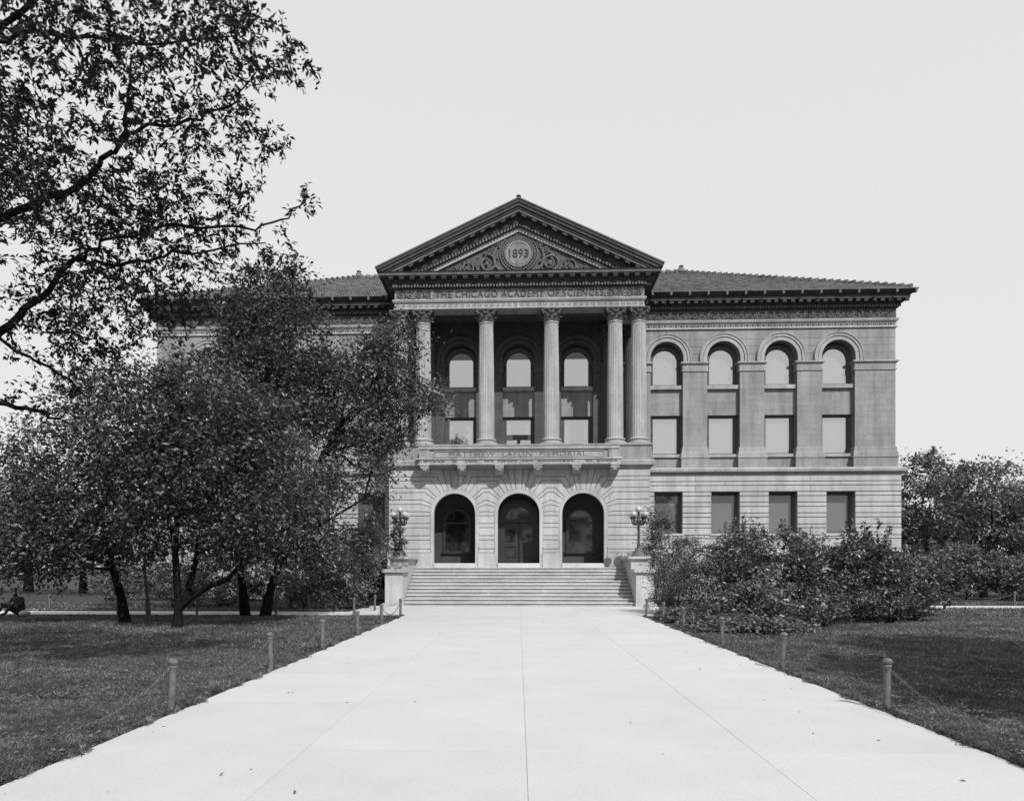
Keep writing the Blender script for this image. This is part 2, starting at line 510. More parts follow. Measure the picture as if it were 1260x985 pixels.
def make_tree(name, label, base, lobes, trunk_pts, r0, density, leafsz, aspect, lm, bm, cat='tree', group=None, tw=5, clump=.28, shell=.5,
              extra=(), limb_r=.35, fork=None, zmin=.45, droop=.2):
    t = thing(name, label, cat, base, group)
    t['_abs'] = 1
    mb = MB()
    tp = [np.array(p, float) for p in trunk_pts]
    n = len(tp)
    mb.tube(tp, [r0*1.35]+[r0*(1-.45*i/(n-1)) for i in range(1, n)], 9)
    for pts, ra, rb in extra:
        m = len(pts); mb.tube(pts, [ra+(rb-ra)*i/(m-1) for i in range(m)], 7)
    P, tips, D = crown_points(lobes, density, clump, shell)
    lb = MB()
    for c, cc in tips:
        k = n-1-(0 if fork is None else rng.integers(0, fork+1))
        st = tp[k]
        pts = wobble(st, c, 5, .12*np.linalg.norm(c-st)*.35)
        rr = r0*limb_r
        lb.tube(pts, [rr*(1-.7*i/5) for i in range(6)], 6)
        for j in range(min(tw, len(cc))):
            q = wobble(pts[rng.integers(2, 6)], cc[rng.integers(0, len(cc))], 5, .09, .10*rng.normal())
            lb.tube(q, [rr*.28, rr*.24, rr*.19, rr*.14, rr*.09, rr*.04], 4, False)
    for q in SPRAYS:
        if q[0][2] > zmin: lb.tube(q, [.010, .008, .006, .003], 3, False)
    kp = P[:, 2] > zmin+rng.normal(size=len(P))*.12; P = P[kp]; D = D[kp]
    part('trunk', mb, bm, t, 50)
    part('branches', lb, bm, t, 50)
    V, F = leaf_arrays(P, leafsz, aspect, droop, .5, D)
    link('crown', np_mesh('crown', V, F, lm), t)
    return t

# ================================================================== THE MUSEUM
BLD = thing('museum_building', 'grey stone museum with a columned porch, carved pediment and tiled roof', 'building', (0, 0, 0))

# ---- one upper bay (recess half width .845): wall backing is made per wall, here the window pieces
HB = .845
WING_BAYS = [7.82+2.97*k for k in range(4)]
PORCH_BAYS = [-3.1, 0.0, 3.1]
YU = 39.0

def upper_window(c, door=False, square=False, mat_sp='ashlar'):
    """window of the upper storey: upper light under the arch, spandrel, lower light; parts of a 'window'"""
    zs = 12.62; yf = 39.44; yp = yf+.10; ysh = yf+.16
    w = MB()                                    # arched upper light
    w.box(c-HB, c-.645, yf, yf+.12, 11.3, zs); w.box(c+.645, c+HB, yf, yf+.12, 11.3, zs)
    arch_band(w, c, .645, HB+.02, zs, zs-.02, yf, yf+.12, 20)
    w.box(c-.645, c+.645, yf, yf+.12, 11.3, 11.40)
    for sx in (-1, 1): w.box(c+sx*.70-.025, c+sx*.70+.025, yf-.04, yf+.002, 11.4, zs)
    fr = part('window', w, M['frame'], BLD)
    s = MB()
    if square:
        top = 12.87
        s.quad((c-.645, ysh, 11.35), (c+.645, ysh, 11.35), (c+.645, ysh, top), (c-.645, ysh, top))
    else:
        s.add([(c+.66*math.cos(PI*k/20), ysh, zs+.66*math.sin(PI*k/20)) for k in range(21)]+[(c-.66, ysh, 11.35), (c+.66, ysh, 11.35)], [tuple(range(23))])
    part('shade', s, M['shade'], fr)
    p = MB()
    if square:
        top = 12.87
        p.quad((c-.65, yp, 11.38), (c+.65, yp, 11.38), (c+.65, yp, top), (c-.65, yp, top)); part('pane', p, M['pane'], fr)
        p = MB(); n_ = 8; a0 = math.asin((top-zs)/.65)
        p.add([(c+.65*math.cos(a0+(PI-2*a0)*k/n_), yp, zs+.65*math.sin(a0+(PI-2*a0)*k/n_)) for k in range(n_+1)], [tuple(range(n_+1))]); part('pane', p, M['glass'], fr)
    else:
        p.add([(c+.65*math.cos(PI*k/20), yp, zs+.65*math.sin(PI*k/20)) for k in range(21)]+[(c-.65, yp, 11.38), (c+.65, yp, 11.38)], [tuple(range(23))])
        part('pane', p, M['pane'], fr)
    v = MB(); v.box(c-HB-.02, c+HB+.02, 39.68, 39.72, 11.0, 13.6); part('dark_interior', v, M['void'], fr)
    sl_ = MB(); sl_.box(c-HB+.002, c+HB-.002, 39.12, yf, 11.10, 11.298); sl_.box(c-HB+.004, c+HB-.004, 39.2, yf, 11.06, 11.098)
    part('sill', sl_, M['trim'], fr)
    w = MB()                                    # square lower light
    w.box(c-HB, c-.645, yf, yf+.12, 7.66, 9.72); w.box(c+.645, c+HB, yf, yf+.12, 7.66, 9.72)
    w.box(c-.645, c+.645, yf, yf+.12, 7.66, 7.74); w.box(c-.645, c+.645, yf, yf+.12, 9.62, 9.72)
    for sx in (-1, 1): w.box(c+sx*.70-.025, c+sx*.70+.025, yf-.04, yf+.002, 7.74, 9.62)
    if door:
        w.box(c-.645, c+.645, yf-.01, yf+.11, 8.55, 8.80); w.box(c-.09, c+.09, yf-.005, yf+.11, 7.74, 8.55)
    fr = part('window', w, M['frame'], BLD)
    s = MB(); s.quad((c-.65, ysh, 7.7), (c+.65, ysh, 7.7), (c+.65, ysh, 9.66), (c-.65, ysh, 9.66))
    part('shade', s, M['shade'], fr)
    p = MB(); p.quad((c-.65, yp, 7.72), (c+.65, yp, 7.72), (c+.65, yp, 9.64), (c-.65, yp, 9.64))
    part('pane', p, M['pane'], fr)
    v = MB(); v.box(c-HB-.02, c+HB+.02, 39.68, 39.72, 7.0, 9.9); part('dark_interior', v, M['void'], fr)
    sl_ = MB(); sl_.box(c-HB+.002, c+HB-.002, 39.14, yf, 7.50, 7.655); part('sill', sl_, M['trim'], fr)
    out = [fr]
    sp = MB(); sp.box(c-HB+.001, c+HB-.001, 39.31, 39.7, 9.725, 11.055)
    spo = part('spandrel', sp, M['ashlar_core'], BLD)
    hs = [9.73, 10.06, 10.40, 10.73, 11.055]
    for i in range(4):
        b = MB(); xs = [c-HB+.004, c+(.2 if i % 2 else -.3), c+HB-.004]
        for j in range(2):
            b = MB(); b.prism([(xs[j]+.0015, hs[i]+.0015), (xs[j+1]-.0015, hs[i]+.0015), (xs[j+1]-.0015, hs[i+1]-.0015), (xs[j]+.0015, hs[i+1]-.0015)], 39.28, 39.32, .002)
            part('ashlar_block', b, M[mat_sp], spo)
    ap = MB(); ap.box(c-HB+.001, c+HB-.001, 39.24, 39.7, 6.9, 7.498)
    part('apron', ap, M[mat_sp], BLD)
    return fr

def arch_trim(c, y, m):
    a = MB(); arch_band(a, c, .865, 1.045, 12.71, 12.48, y-.07, y+.05); arch_band(a, c, 1.075, 1.22, 12.71, 12.48, y-.11, y+.05)
    arch_band(a, c, 1.215, 1.265, 12.71, 12.48, y-.15, y+.02)
    return part('arch_moulding', a, m, BLD, 30)

# ---- wing upper wall
def recess_wall(mb, x0, x1, bays):
    arcwall(mb, x0, x1, 6.9, 14.25, [(c, HB, 12.71, 6.9) for c in bays], YU+.02, 39.75, 20)

piers = [(6.42, WING_BAYS[0]-HB)]+[(WING_BAYS[i]+HB, WING_BAYS[i+1]-HB) for i in range(3)]+[(WING_BAYS[3]+HB, 19.66)]

def ashlar(parent, x0, x1, zs, y, mat, split=None, back=None, out=None):
    for i in range(len(zs)-1):
        if split:
            nb = max(1, round((x1-x0)/split)); w = (x1-x0)/nb
            xs = [x0]+[x0+w*(j+.5*(i % 2)) for j in range(0 if i % 2 else 1, nb)]+[x1]
        else: xs = [x0, x1]
        for j in range(len(xs)-1):
            b = MB(); b.prism([(xs[j]+.0015, zs[i]+.0015), (xs[j+1]-.0015, zs[i]+.0015), (xs[j+1]-.0015, zs[i+1]-.0015), (xs[j]+.0015, zs[i+1]-.0015)], y+random.uniform(-.003, .003), y+.05, .002)
            o = part('ashlar_block', b, mat, parent)
            if out is not None: out.append(o)

def wing():
    made = []
    top0 = len(C.objects)
    # upper wall backing with side
    b = MB(); recess_wall(b, 6.2, 19.64, WING_BAYS)
    b.quad((19.64, 39.02, 6.9), (19.64, 57, 6.9), (19.64, 57, 15.3), (19.64, 39.02, 15.3))
    uw = part('upper_wall', b, M['ashlar_core'], BLD); made.append(uw)
    for i, (a, c) in enumerate(piers):
        zs = list(np.linspace(8.0, 12.0, 14))
        ashlar(uw, a+.002, c-.002, zs, YU, M['ashlar'], 1.1 if c-a > 1.0 else None)
        # pedestal, base, impost as moulded parts
        path = [(a-.0, 39.6), (a, 39.0), (c, 39.0), (c, 39.6)] if i < 4 else [(a, 39.6), (a, 39.0), (c, 39.0), (c, 41.0)]
        path = path[1:] if i == 0 else path
        bs = MB(); bs.sweep([(-.05, 7.42), (.13, 7.42), (.13, 7.50), (.10, 7.56), (.11, 7.64), (.07, 7.72), (.05, 7.80), (.05, 7.90), (.02, 8.0), (-.05, 8.0)], path)
        made.append(part('pilaster_base', bs, M['ashlar'], BLD, 40))
        pd = MB(); pd.sweep([(-.05, 6.9), (.10, 6.9), (.10, 7.42), (-.05, 7.42)], path)
        made.append(part('pilaster_pedestal', pd, M['ashlar'], BLD))
        im = MB(); im.sweep([(-.05, 12.33), (.03, 12.33), (.07, 12.37), (.13, 12.41), (.13, 12.48), (-.05, 12.48)], path)
        im.sweep([(-.05, 12.0), (.05, 12.0), (.05, 12.05), (.025, 12.06), (.025, 12.33), (-.05, 12.33)], path)
        k = int((c-a)/.085)
        for j in range(k):
            x = a+(j+.5)*(c-a)/k
            im.box(x-.022, x+.022, 38.955, 38.99, 12.08, 12.31)
        made.append(part('pilaster_impost', im, M['trim'], BLD))
    for c in WING_BAYS:
        made += [arch_trim(c, YU, M['trim'])]
        pass
    # stones above the imposts, cut round the arches
    courses = [12.49, 12.90, 13.30, 13.68, 14.2]
    for i in range(4):
        z0, z1 = courses[i]+.005, courses[i+1]-.005
        edges = [6.44]+[x for c in WING_BAYS for x in (c, c)]+[19.65]
        spans = [(6.44, WING_BAYS[0], None, 0)]+[(WING_BAYS[k], WING_BAYS[k+1], k, k+1) for k in range(3)]+[(WING_BAYS[3], 19.655, 3, None)]
        for (xa, xb, ka, kb) in spans:
            poly = []
            r = 1.25
            def edge(cx, side):
                pts = []
                for q in range(5):
                    z = z0+(z1-z0)*q/4
                    dz = max(z-12.71, 0)
                    pts.append((cx+side*(math.sqrt(max(r*r-dz*dz, 0)) if dz < r else .004), z))
                return pts
            L = edge(xa, 1) if ka is not None else [(xa, z0), (xa, z1)]
            Rr = edge(xb, -1) if kb is not None else [(xb, z0), (xb, z1)]
            L = [(min(x, xb-.02), z) for x, z in L]; 
            if Rr[0][0]-L[0][0] < .03 and Rr[-1][0]-L[-1][0] < .03: continue
            Rr = [(max(x, L[q if len(L) == len(Rr) else -1][0]+.01), z) for q, (x, z) in enumerate(Rr)]
            bb = MB(); bb.prism(L[::-1]+Rr, YU+random.uniform(-.004, .004), YU+.04, .005)
            part('ashlar_block', bb, M['ashlar'], uw)
    # ground storey
    g = MB()
    GW = [7.89+2.976*k for k in range(4)]
    x = 6.3
    for c in GW:
        g.quad((x, 38.96, -.4), (c-.735, 38.96, -.4), (c-.735, 38.96, 6.6), (x, 38.96, 6.6))
        g.quad((c-.735, 38.96, -.4), (c+.735, 38.96, -.4), (c+.735, 38.96, 3.37), (c-.735, 38.96, 3.37))
        g.quad((c-.735, 38.96, 5.62), (c+.735, 38.96, 5.62), (c+.735, 38.96, 6.6), (c-.735, 38.96, 6.6))
        for sx in (-1, 1): g.quad((c+sx*.735, 38.96, 3.37), (c+sx*.735, 39.6, 3.37), (c+sx*.735, 39.6, 5.62), (c+sx*.735, 38.96, 5.62))
        g.quad((c-.735, 38.96, 5.62), (c+.735, 38.96, 5.62), (c+.735, 39.6, 5.62), (c-.735, 39.6, 5.62))
        x = c+.735
    g.quad((x, 38.96, -.4), (19.84, 38.96, -.4), (19.84, 38.96, 6.6), (x, 38.96, 6.6))
    g.quad((19.84, 38.96, -.4), (19.84, 57, -.4), (19.84, 57, 6.6), (19.84, 38.96, 6.6))
    gw = part('ground_floor_wall', g, M['lime_core'], BLD); made.append(gw)
    lev = [2.67, 3.18, 3.37, 3.74, 3.94, 4.30, 4.52, 4.86, 5.08, 5.42, 5.64, 5.97, 6.18, 6.585]
    gp = [(6.42, GW[0]-.735)]+[(GW[k]+.735, GW[k+1]-.735) for k in range(3)]+[(GW[3]+.735, 19.9)]
    def stone(x0, x1, z0, z1):
        d = .018
        b = MB(); b.prism([(x0+.002, z0+d), (x1-.002, z0+d), (x1-.002, z1-d), (x0+.002, z1-d)], 38.895+random.uniform(-.004, .004), 38.97, .012)
        part('rustic_stone', b, M['lime'], gw)
        if x1 > 19.89:
            r_ = MB(); r_.box(19.83, 19.902, 38.905, 57, z0+d, z1-d); part('rustic_stone', r_, M['lime'], gw)
    for i in range(len(lev)-1):
        z0, z1 = lev[i], lev[i+1]
        if 2 <= i <= 9:
            for a, c in gp:
                stone(a, c, z0, z1)
        else:
            xs = [6.42]+[GW[k]+(0 if i % 2 else 1.4) for k in ((1, 3) if i % 2 else (0, 2))]+[19.9]
            for j in range(3):
                stone(xs[j]+.003, xs[j+1]-.003, z0, z1)
    for c in GW:
        f = MB(); f.box(c-.735, c-.60, 39.30, 39.45, 3.46, 5.60); f.box(c+.60, c+.735, 39.30, 39.45, 3.46, 5.60)
        f.box(c-.60, c+.60, 39.30, 39.45, 5.48, 5.60); f.box(c-.60, c+.60, 39.30, 39.45, 3.46, 3.56)
        fo = part('window', f, M['frame'], BLD); made.append(fo)
        s = MB(); s.quad((c-.61, 39.43, 3.5), (c+.61, 39.43, 3.5), (c+.61, 39.43, 5.55), (c-.61, 39.43, 5.55)); part('shade', s, M['shade_dark'], fo)
        s = MB(); s.quad((c-.61, 39.38, 3.5), (c+.61, 39.38, 3.5), (c+.61, 39.38, 5.55), (c-.61, 39.38, 5.55)); part('pane', s, M['pane_low'], fo)
        s = MB(); s.box(c-.80, c+.80, 38.85, 39.35, 3.33, 3.455); part('sill', s, M['lime'], fo)
    # plinth, belt
    pl = MB(); pl.sweep([(-.1, -.4), (.16, -.4), (.16, 2.44), (.12, 2.52), (.06, 2.56), (.04, 2.66), (-.1, 2.66)], [(6.4, 38.9), (19.9, 38.9), (19.9, 57)])
    made.append(part('plinth', pl, M['lime'], BLD))
    bt = MB(); bt.sweep([(-.1, 6.59), (.03, 6.59), (.06, 6.66), (.20, 6.68), (.22, 6.80), (.20, 6.86), (.12, 6.90), (-.1, 6.90)], [(6.4, 38.9), (19.9, 38.9), (19.9, 57)])
    made.append(part('belt_course', bt, M['trim'], BLD))
    # entablature
    path = [(6.1, 39.0), (19.66, 39.0), (19.66, 57.0)]
    e = MB()
    e.sweep([(-.2, 14.20), (.08, 14.20), (.06, 14.28), (.03, 14.29), (.03, 14.50), (.09, 14.52), (.12, 14.60), (.12, 14.66), (-.2, 14.66)], path)
    eo = part('architrave', e, M['trim'], BLD); made.append(eo)
    q = MB()
    for j in range(46):
        x = 6.6+j*.285
        q.ball((x, 38.965, 14.395), .085, 8, 4, (1, .35, 1)); q.box(x+.125, x+.16, 38.94, 38.975, 14.31, 14.48)
    part('carved_band', q, M['frieze'], eo, 40, 'stuff')
    e = MB(); e.sweep([(-.2, 14.66), (.02, 14.66), (.02, 15.17), (-.2, 15.17)], path)
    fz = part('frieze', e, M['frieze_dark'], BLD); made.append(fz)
    n = 13
    for j in range(n):
        o = link('scroll_carving', SCROLL, fz); o.location = (6.95+j*1.0, 38.97, 14.915)
    e = MB()
    e.sweep([(-.2, 15.17), (.06, 15.17), (.12, 15.22), (.12, 15.38), (.2, 15.40), (.24, 15.50), (.24, 15.56), (.48, 15.575), (.48, 15.68), (-.2, 15.68)], path)
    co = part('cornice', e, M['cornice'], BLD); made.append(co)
    d = MB()
    for j in range(96):
        x = 6.5+j*.14
        d.box(x-.042, x+.042, 38.80, 38.89, 15.245, 15.36)
    part('dentils', d, M['frieze'], co, 0, 'stuff')
    d = MB()
    for j in range(33):
        x = 6.75+j*.415
        d.box(x-.09, x+.09, 38.56, 38.77, 15.47, 15.57); d.box(x-.10, x+.10, 38.53, 38.64, 15.44, 15.575)
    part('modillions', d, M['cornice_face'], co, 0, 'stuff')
    e = MB(); e.sweep([(.3, 15.58), (.495, 15.58), (.505, 15.70), (.3, 15.70)], path)
    part('corona', e, M['frieze'], co)
    e = MB(); e.sweep([(.2, 15.683), (.51, 15.703), (.53, 15.74), (.60, 15.78), (.70, 15.85), (.76, 15.93), (.76, 15.97), (.2, 15.97)], path)
    gt = part('gutter', e, M['cornice'], BLD); made.append(gt)
    e = MB(); e.sweep([(.62, 15.93), (.785, 15.93), (.785, 15.985), (.62, 15.985)], path); part('gutter_rim', e, M['frieze'], gt)
    d = MB()
    for j in range(15):
        x = 6.95+j*.955
        d.box(x-.05, x+.05, 38.21, 38.42, 15.76, 15.96)
    part('gutter_bracket', d, M['frieze'], gt, 0, 'stuff')
    return made

# scroll carving used along friezes: one period about 1 m wide, .5 m high
def scroll_shape(mb, cx, cz, Rr, hand, y=0.0, turns=1.5, leaves=7, tub=.085):
    pts = []; rad = []
    n = 22
    for i in range(n+1):
        t = i/n
        a = hand*(-PI*.5+turns*2*PI*t); r = Rr*(1-.80*t)
        pts.append((cx+r*math.cos(a), y-.02*math.sin(PI*t), cz+r*math.sin(a))); rad.append(Rr*tub*(1.5-t))
    mb.tube(pts, rad, 5)
    mb.ball((cx, y-.02, cz), Rr*.24, 7, 4, (1, .6, 1))
    for k in range(leaves):
        a = hand*(-PI*.4+2*PI*k/leaves); r = Rr*1.02
        c = Vector((cx+r*math.cos(a), y, cz+r*math.sin(a)))
        d = Vector((math.cos(a+hand*.9), 0, math.sin(a+hand*.9))); s = Vector((-d.z, 0, d.x))
        L = Rr*.42; w = Rr*.16
        mb.add([c-d*L*.3, c+s*w+d*L*.25, c+d*L, c-s*w+d*L*.25, c+d*L*.3+Vector((0, -Rr*.2, 0))], [(0, 1, 4), (1, 2, 4), (2, 3, 4), (3, 0, 4)])
sm = MB()
scroll_shape(sm, -.22, .0, .20, 1); scroll_shape(sm, .27, .0, .20, -1)
sm.tube([(-.5, 0, -.2), (-.35, -.02, -.21), (-.2, -.03, -.2), (0, -.03, 0), (.1, -.03, .17), (.27, -.03, .2), (.5, 0, -.1)], .022, 5)
sm.add([(0, 0, -.22), (.07, -.02, -.05), (0, -.03, .22), (-.07, -.02, -.05), (0, -.08, -.02)], [(0, 1, 4), (1, 2, 4), (2, 3, 4), (3, 0, 4)])
SCROLL = sm.mesh('scroll_carving'); SCROLL.materials.append(M['frieze'])
M['pane_low'] = panemat("window_pane_low", .10)

right = wing()
for o in right:
    t_ = twin(o)
    for ch in o.children:
        c_ = ch.copy(); C.objects.link(c_); c_.parent = t_
for c in WING_BAYS:
    upper_window(c); upper_window(-c)

# ---- porch back wall
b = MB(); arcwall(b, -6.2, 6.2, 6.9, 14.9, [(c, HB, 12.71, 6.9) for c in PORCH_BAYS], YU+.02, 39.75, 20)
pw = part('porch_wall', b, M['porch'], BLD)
pp = [(-6.4, -3.945), (-2.255, -.845), (.845, 2.255), (3.945, 6.4)]
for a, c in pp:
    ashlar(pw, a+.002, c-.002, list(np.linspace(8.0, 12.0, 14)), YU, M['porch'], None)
    im = MB()
    path = [(a, 39.6), (a, 39.0), (c, 39.0), (c, 39.6)]
    im.sweep([(-.05, 12.33), (.03, 12.33), (.07, 12.37), (.13, 12.41), (.13, 12.48), (-.05, 12.48)], path)
    im.sweep([(-.05, 12.0), (.05, 12.0), (.05, 12.05), (.025, 12.06), (.025, 12.33), (-.05, 12.33)], path)
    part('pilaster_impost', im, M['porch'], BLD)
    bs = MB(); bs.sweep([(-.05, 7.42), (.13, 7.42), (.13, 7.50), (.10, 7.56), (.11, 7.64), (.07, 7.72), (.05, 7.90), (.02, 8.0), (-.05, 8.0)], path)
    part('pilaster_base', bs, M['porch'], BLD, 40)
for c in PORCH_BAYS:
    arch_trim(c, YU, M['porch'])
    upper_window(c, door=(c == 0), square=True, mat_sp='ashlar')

# ---- column and responds
def fluted(mb, cx, cy, z0, z1, r0, r1, flutes=20, rings=8, half=False):
    seg = flutes*4; prof = []
    vs = []; fs = []
    for i in range(rings+1):
        t = i/rings; r = r0+(r1-r0)*(t**1.6); z = z0+(z1-z0)*t
        dep = .055*r if .02 < t < .98 else 0
        for k in range(seg):
            a = 2*PI*k/seg
            rr = r-(dep if k % 4 in (1, 2, 3) else 0)-(dep*.45 if k % 4 == 2 else 0)
            vs.append((cx+rr*math.cos(a), cy+rr*math.sin(a), z))
    for i in range(rings):
        for k in range(seg):
            fs.append((i*seg+k, i*seg+(k+1) % seg, (i+1)*seg+(k+1) % seg, (i+1)*seg+k))
    mb.add(vs, fs)

def capital(mb, cx, cy, z0, h, r):
    """Corinthian: bell, two rows of curling leaves, corner volutes, concave abacus"""
    mb.lathe([(r*.98, z0), (r*.98, z0+h*.5), (r*1.15, z0+h*.75), (r*1.35, z0+h*.88)], cx, cy, 16)
    def leaf(a, zb, zt, rb, outw, w):
        d = Vector((math.cos(a), math.sin(a), 0)); s = Vector((-d.y, d.x, 0)); c = Vector((cx, cy, 0)); rows = []
        hh = zt-zb
        for (rr, zz, ww) in ((rb, zb, .75), (rb+.02, zb+hh*.45, 1.0), (rb+outw*.45, zb+hh*.82, .9), (rb+outw*.9, zb+hh, .7), (rb+outw*1.15, zb+hh*.86, .45), (rb+outw*.95, zb+hh*.74, .12)):
            p = c+d*rr+Vector((0, 0, zz)); rows.append((p-s*w*ww-d*.02, p+d*.035, p+s*w*ww-d*.02))
        vs = [q for rw in rows for q in rw]; fs = []
        for i in range(len(rows)-1):
            for j in (0, 1): fs.append((i*3+j, i*3+j+1, (i+1)*3+j+1, (i+1)*3+j))
        mb.add(vs, fs)
    for k in range(8): leaf(2*PI*k/8+PI/8, z0, z0+h*.40, r*1.0, r*.45, r*.34)
    for k in range(8): leaf(2*PI*k/8, z0+h*.15, z0+h*.66, r*1.02, r*.6, r*.34)
    for k in range(4):
        a = PI/4+PI/2*k; d = Vector((math.cos(a), math.sin(a), 0)); s = Vector((-d.y, d.x, 0))
        for sg in (-1, 1):
            pts = []; n = 12
            for i in range(n+1):
                t = i/n
                if t < .45:
                    u = t/.45; rr = r*(1.05+.62*u); zz = z0+h*(.50+.34*u)
                else:
                    u = (t-.45)/.55; ang = PI*.5-u*2.2*PI; q = r*.17*(1-.65*u); rr = r*1.67+q*math.cos(ang); zz = z0+h*.75+q*math.sin(ang)+h*.02
                p = Vector((cx, cy, zz))+d*rr+s*(sg*r*(.35*(1-min(1, t/.45))+.05)); pts.append(p)
            mb.tube(pts, [r*.075]*(n+1), 4)
        # inner helices toward the middle of each face
    for k in range(4):
        a = PI/2*k; d = Vector((math.cos(a), math.sin(a), 0)); s = Vector((-d.y, d.x, 0))
        for sg in (-1, 1):
            pts = []
            for i in range(9):
                t = i/8; ang = PI*.5-t*1.8*PI; q = r*.14*(1-.6*t)
                pts.append(Vector((cx, cy, z0+h*.74+q*math.sin(ang)))+d*(r*1.28)+s*sg*(r*.18+q*math.cos(ang)))
            mb.tube(pts, r*.06, 4)
        mb.ball(Vector((cx, cy, z0+h*.94))+d*r*1.36, r*.16, 7, 4)
    # abacus
    vs = []; n = 0
    A = []
    for k in range(4):
        a0 = PI/4+PI/2*k
        for t in np.linspace(-.5, .5, 7)[:-1]:
            ang = a0+PI/4+t*PI/2
            # concave side between corners
            u = abs(t)*2; rr = r*(1.30+.50*u**2.2)/1.0
            A.append((cx+rr*math.cos(ang), cy+rr*math.sin(ang)))
    m = len(A)
    vs = [(x, y, z0+h*.89) for x, y in A]+[(cx+(x-cx)*1.05, cy+(y-cy)*1.05, z0+h) for x, y in A]
    fs = [(i, (i+1) % m, m+(i+1) % m, m+i) for i in range(m)]+[tuple(range(m))[::-1], tuple(range(m, 2*m))]
    mb.add(vs, fs)

YC = 36.4
def make_column(x):
    cb = MB(); r = .41
    cb.lathe([(r, 8.06), (r*1.05, 8.05), (r*1.08, 8.03), (r*1.22, 8.01), (r*1.25, 7.97), (r*1.2, 7.93), (r*1.12, 7.90), (r*1.12, 7.87), (r*1.36, 7.84), (r*1.38, 7.79), (r*1.34, 7.74)], x, YC, 28)
    col = part('column', cb, M['column'], BLD, 40)
    s = MB(); fluted(s, x, YC, 8.06, 13.72, .405, .345); part('shaft', s, M['column'], col, 25)
    p = MB(); p.box(x-.57, x+.57, YC-.57, YC+.57, 7.62, 7.74); part('plinth', p, M['column'], col)
    k = MB(); k.lathe([(.345, 13.70), (.37, 13.72), (.38, 13.75), (.37, 13.78), (.345, 13.80)], x, YC, 24); part('astragal', k, M['column'], col, 40)
    c = MB(); capital(c, x, YC, 13.79, .61, .36); part('capital', c, M['frieze'], col, 45)
    return col
first = make_column(-5.92)
for x in (-4.76, -1.61, 1.62, 4.77, 5.92):
    c_ = first.copy(); C.objects.link(c_); c_.location.x = x+5.92
    for ch in first.children:
        d_ = ch.copy(); C.objects.link(d_); d_.parent = c_
for sx in (-1, 1):
    for x in (4.76, 5.92):
        s = MB(); fluted(s, sx*x, 39.0, 8.0, 13.75, .36, .33, 16, 4)
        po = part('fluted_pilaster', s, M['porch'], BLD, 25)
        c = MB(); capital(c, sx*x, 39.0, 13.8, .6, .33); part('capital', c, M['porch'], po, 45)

# ---- porch entablature (architrave on the columns), frieze with the name
e = MB()
pth = [(-6.13, 39.0), (-6.13, 35.95), (6.13, 35.95), (6.13, 39.0)]
e.sweep([(-.9, 14.40), (.03, 14.40), (.03, 14.47), (0, 14.48), (0, 14.70), (.06, 14.72), (.10, 14.80), (.10, 14.86), (-.9, 14.86)], pth)
ar = part('architrave', e, M['trim'], BLD)
q = MB()
for j in range(42):
    x = -5.98+j*.2917
    q.box(x-.09, x+.09, 35.93, 35.96, 14.52, 14.54); q.box(x-.09, x-.06, 35.93, 35.96, 14.54, 14.66); q.box(x-.02, x+.09, 35.93, 35.96, 14.60, 14.66)
part('key_pattern', q, M['ashlar'], ar, 0, 'stuff')
e = MB(); e.sweep([(-.9, 14.86), (.0, 14.86), (.0, 15.38), (-.9, 15.38)], pth)
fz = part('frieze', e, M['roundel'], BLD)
e = MB(); e.box(-5.3, 5.3, 36.8, 39.1, 14.75, 14.85); part('porch_ceiling', e, M['porch'], BLD)
lettering('inscription', "THE CHICAGO ACADEMY OF SCIENCES", .47, .012, 1.08, 8.25, M['letter'], (.02, 35.94, 14.95))
for sx in (-1, 1):
    for x in (4.65, 5.55):
        o = link('scroll_carving', SCROLL, fz); o.location = (sx*x, 35.93, 15.12); o.scale = (.9*sx, 1, .95)
    e = MB(); e.box(sx*4.28-.03, sx*4.28+.03, 35.92, 35.96, 14.90, 15.36); part('frieze_fillet', e, M['trim'], fz)
pth2 = [(-6.36, 39.0), (-6.36, 35.95), (6.36, 35.95), (6.36, 39.0)]
e = MB()
e.sweep([(-.9, 15.38), (.05, 15.38), (.10, 15.41), (.10, 15.57), (.18, 15.59), (.22, 15.68), (.24, 15.86), (.46, 15.87), (.46, 15.905), (-.9, 15.905)], pth2)
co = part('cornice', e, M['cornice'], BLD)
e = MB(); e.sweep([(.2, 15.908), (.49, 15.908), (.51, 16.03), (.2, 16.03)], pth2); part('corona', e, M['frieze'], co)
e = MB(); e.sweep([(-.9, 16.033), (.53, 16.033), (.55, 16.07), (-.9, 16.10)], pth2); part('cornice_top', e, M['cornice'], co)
d = MB()
for j in range(83):
    x = -6.15+j*.15
    d.box(x-.045, x+.045, 35.74, 35.84, 15.42, 15.56)
part('dentils', d, M['frieze'], co, 0, 'stuff')
d = MB()
for j in range(25):
    x = -6.24+j*.52
    d.box(x-.11, x+.11, 35.52, 35.72, 15.74, 15.868); d.box(x-.12, x+.12, 35.49, 35.60, 15.80, 15.903)
part('modillions', d, M['cornice_face'], co, 0, 'stuff')

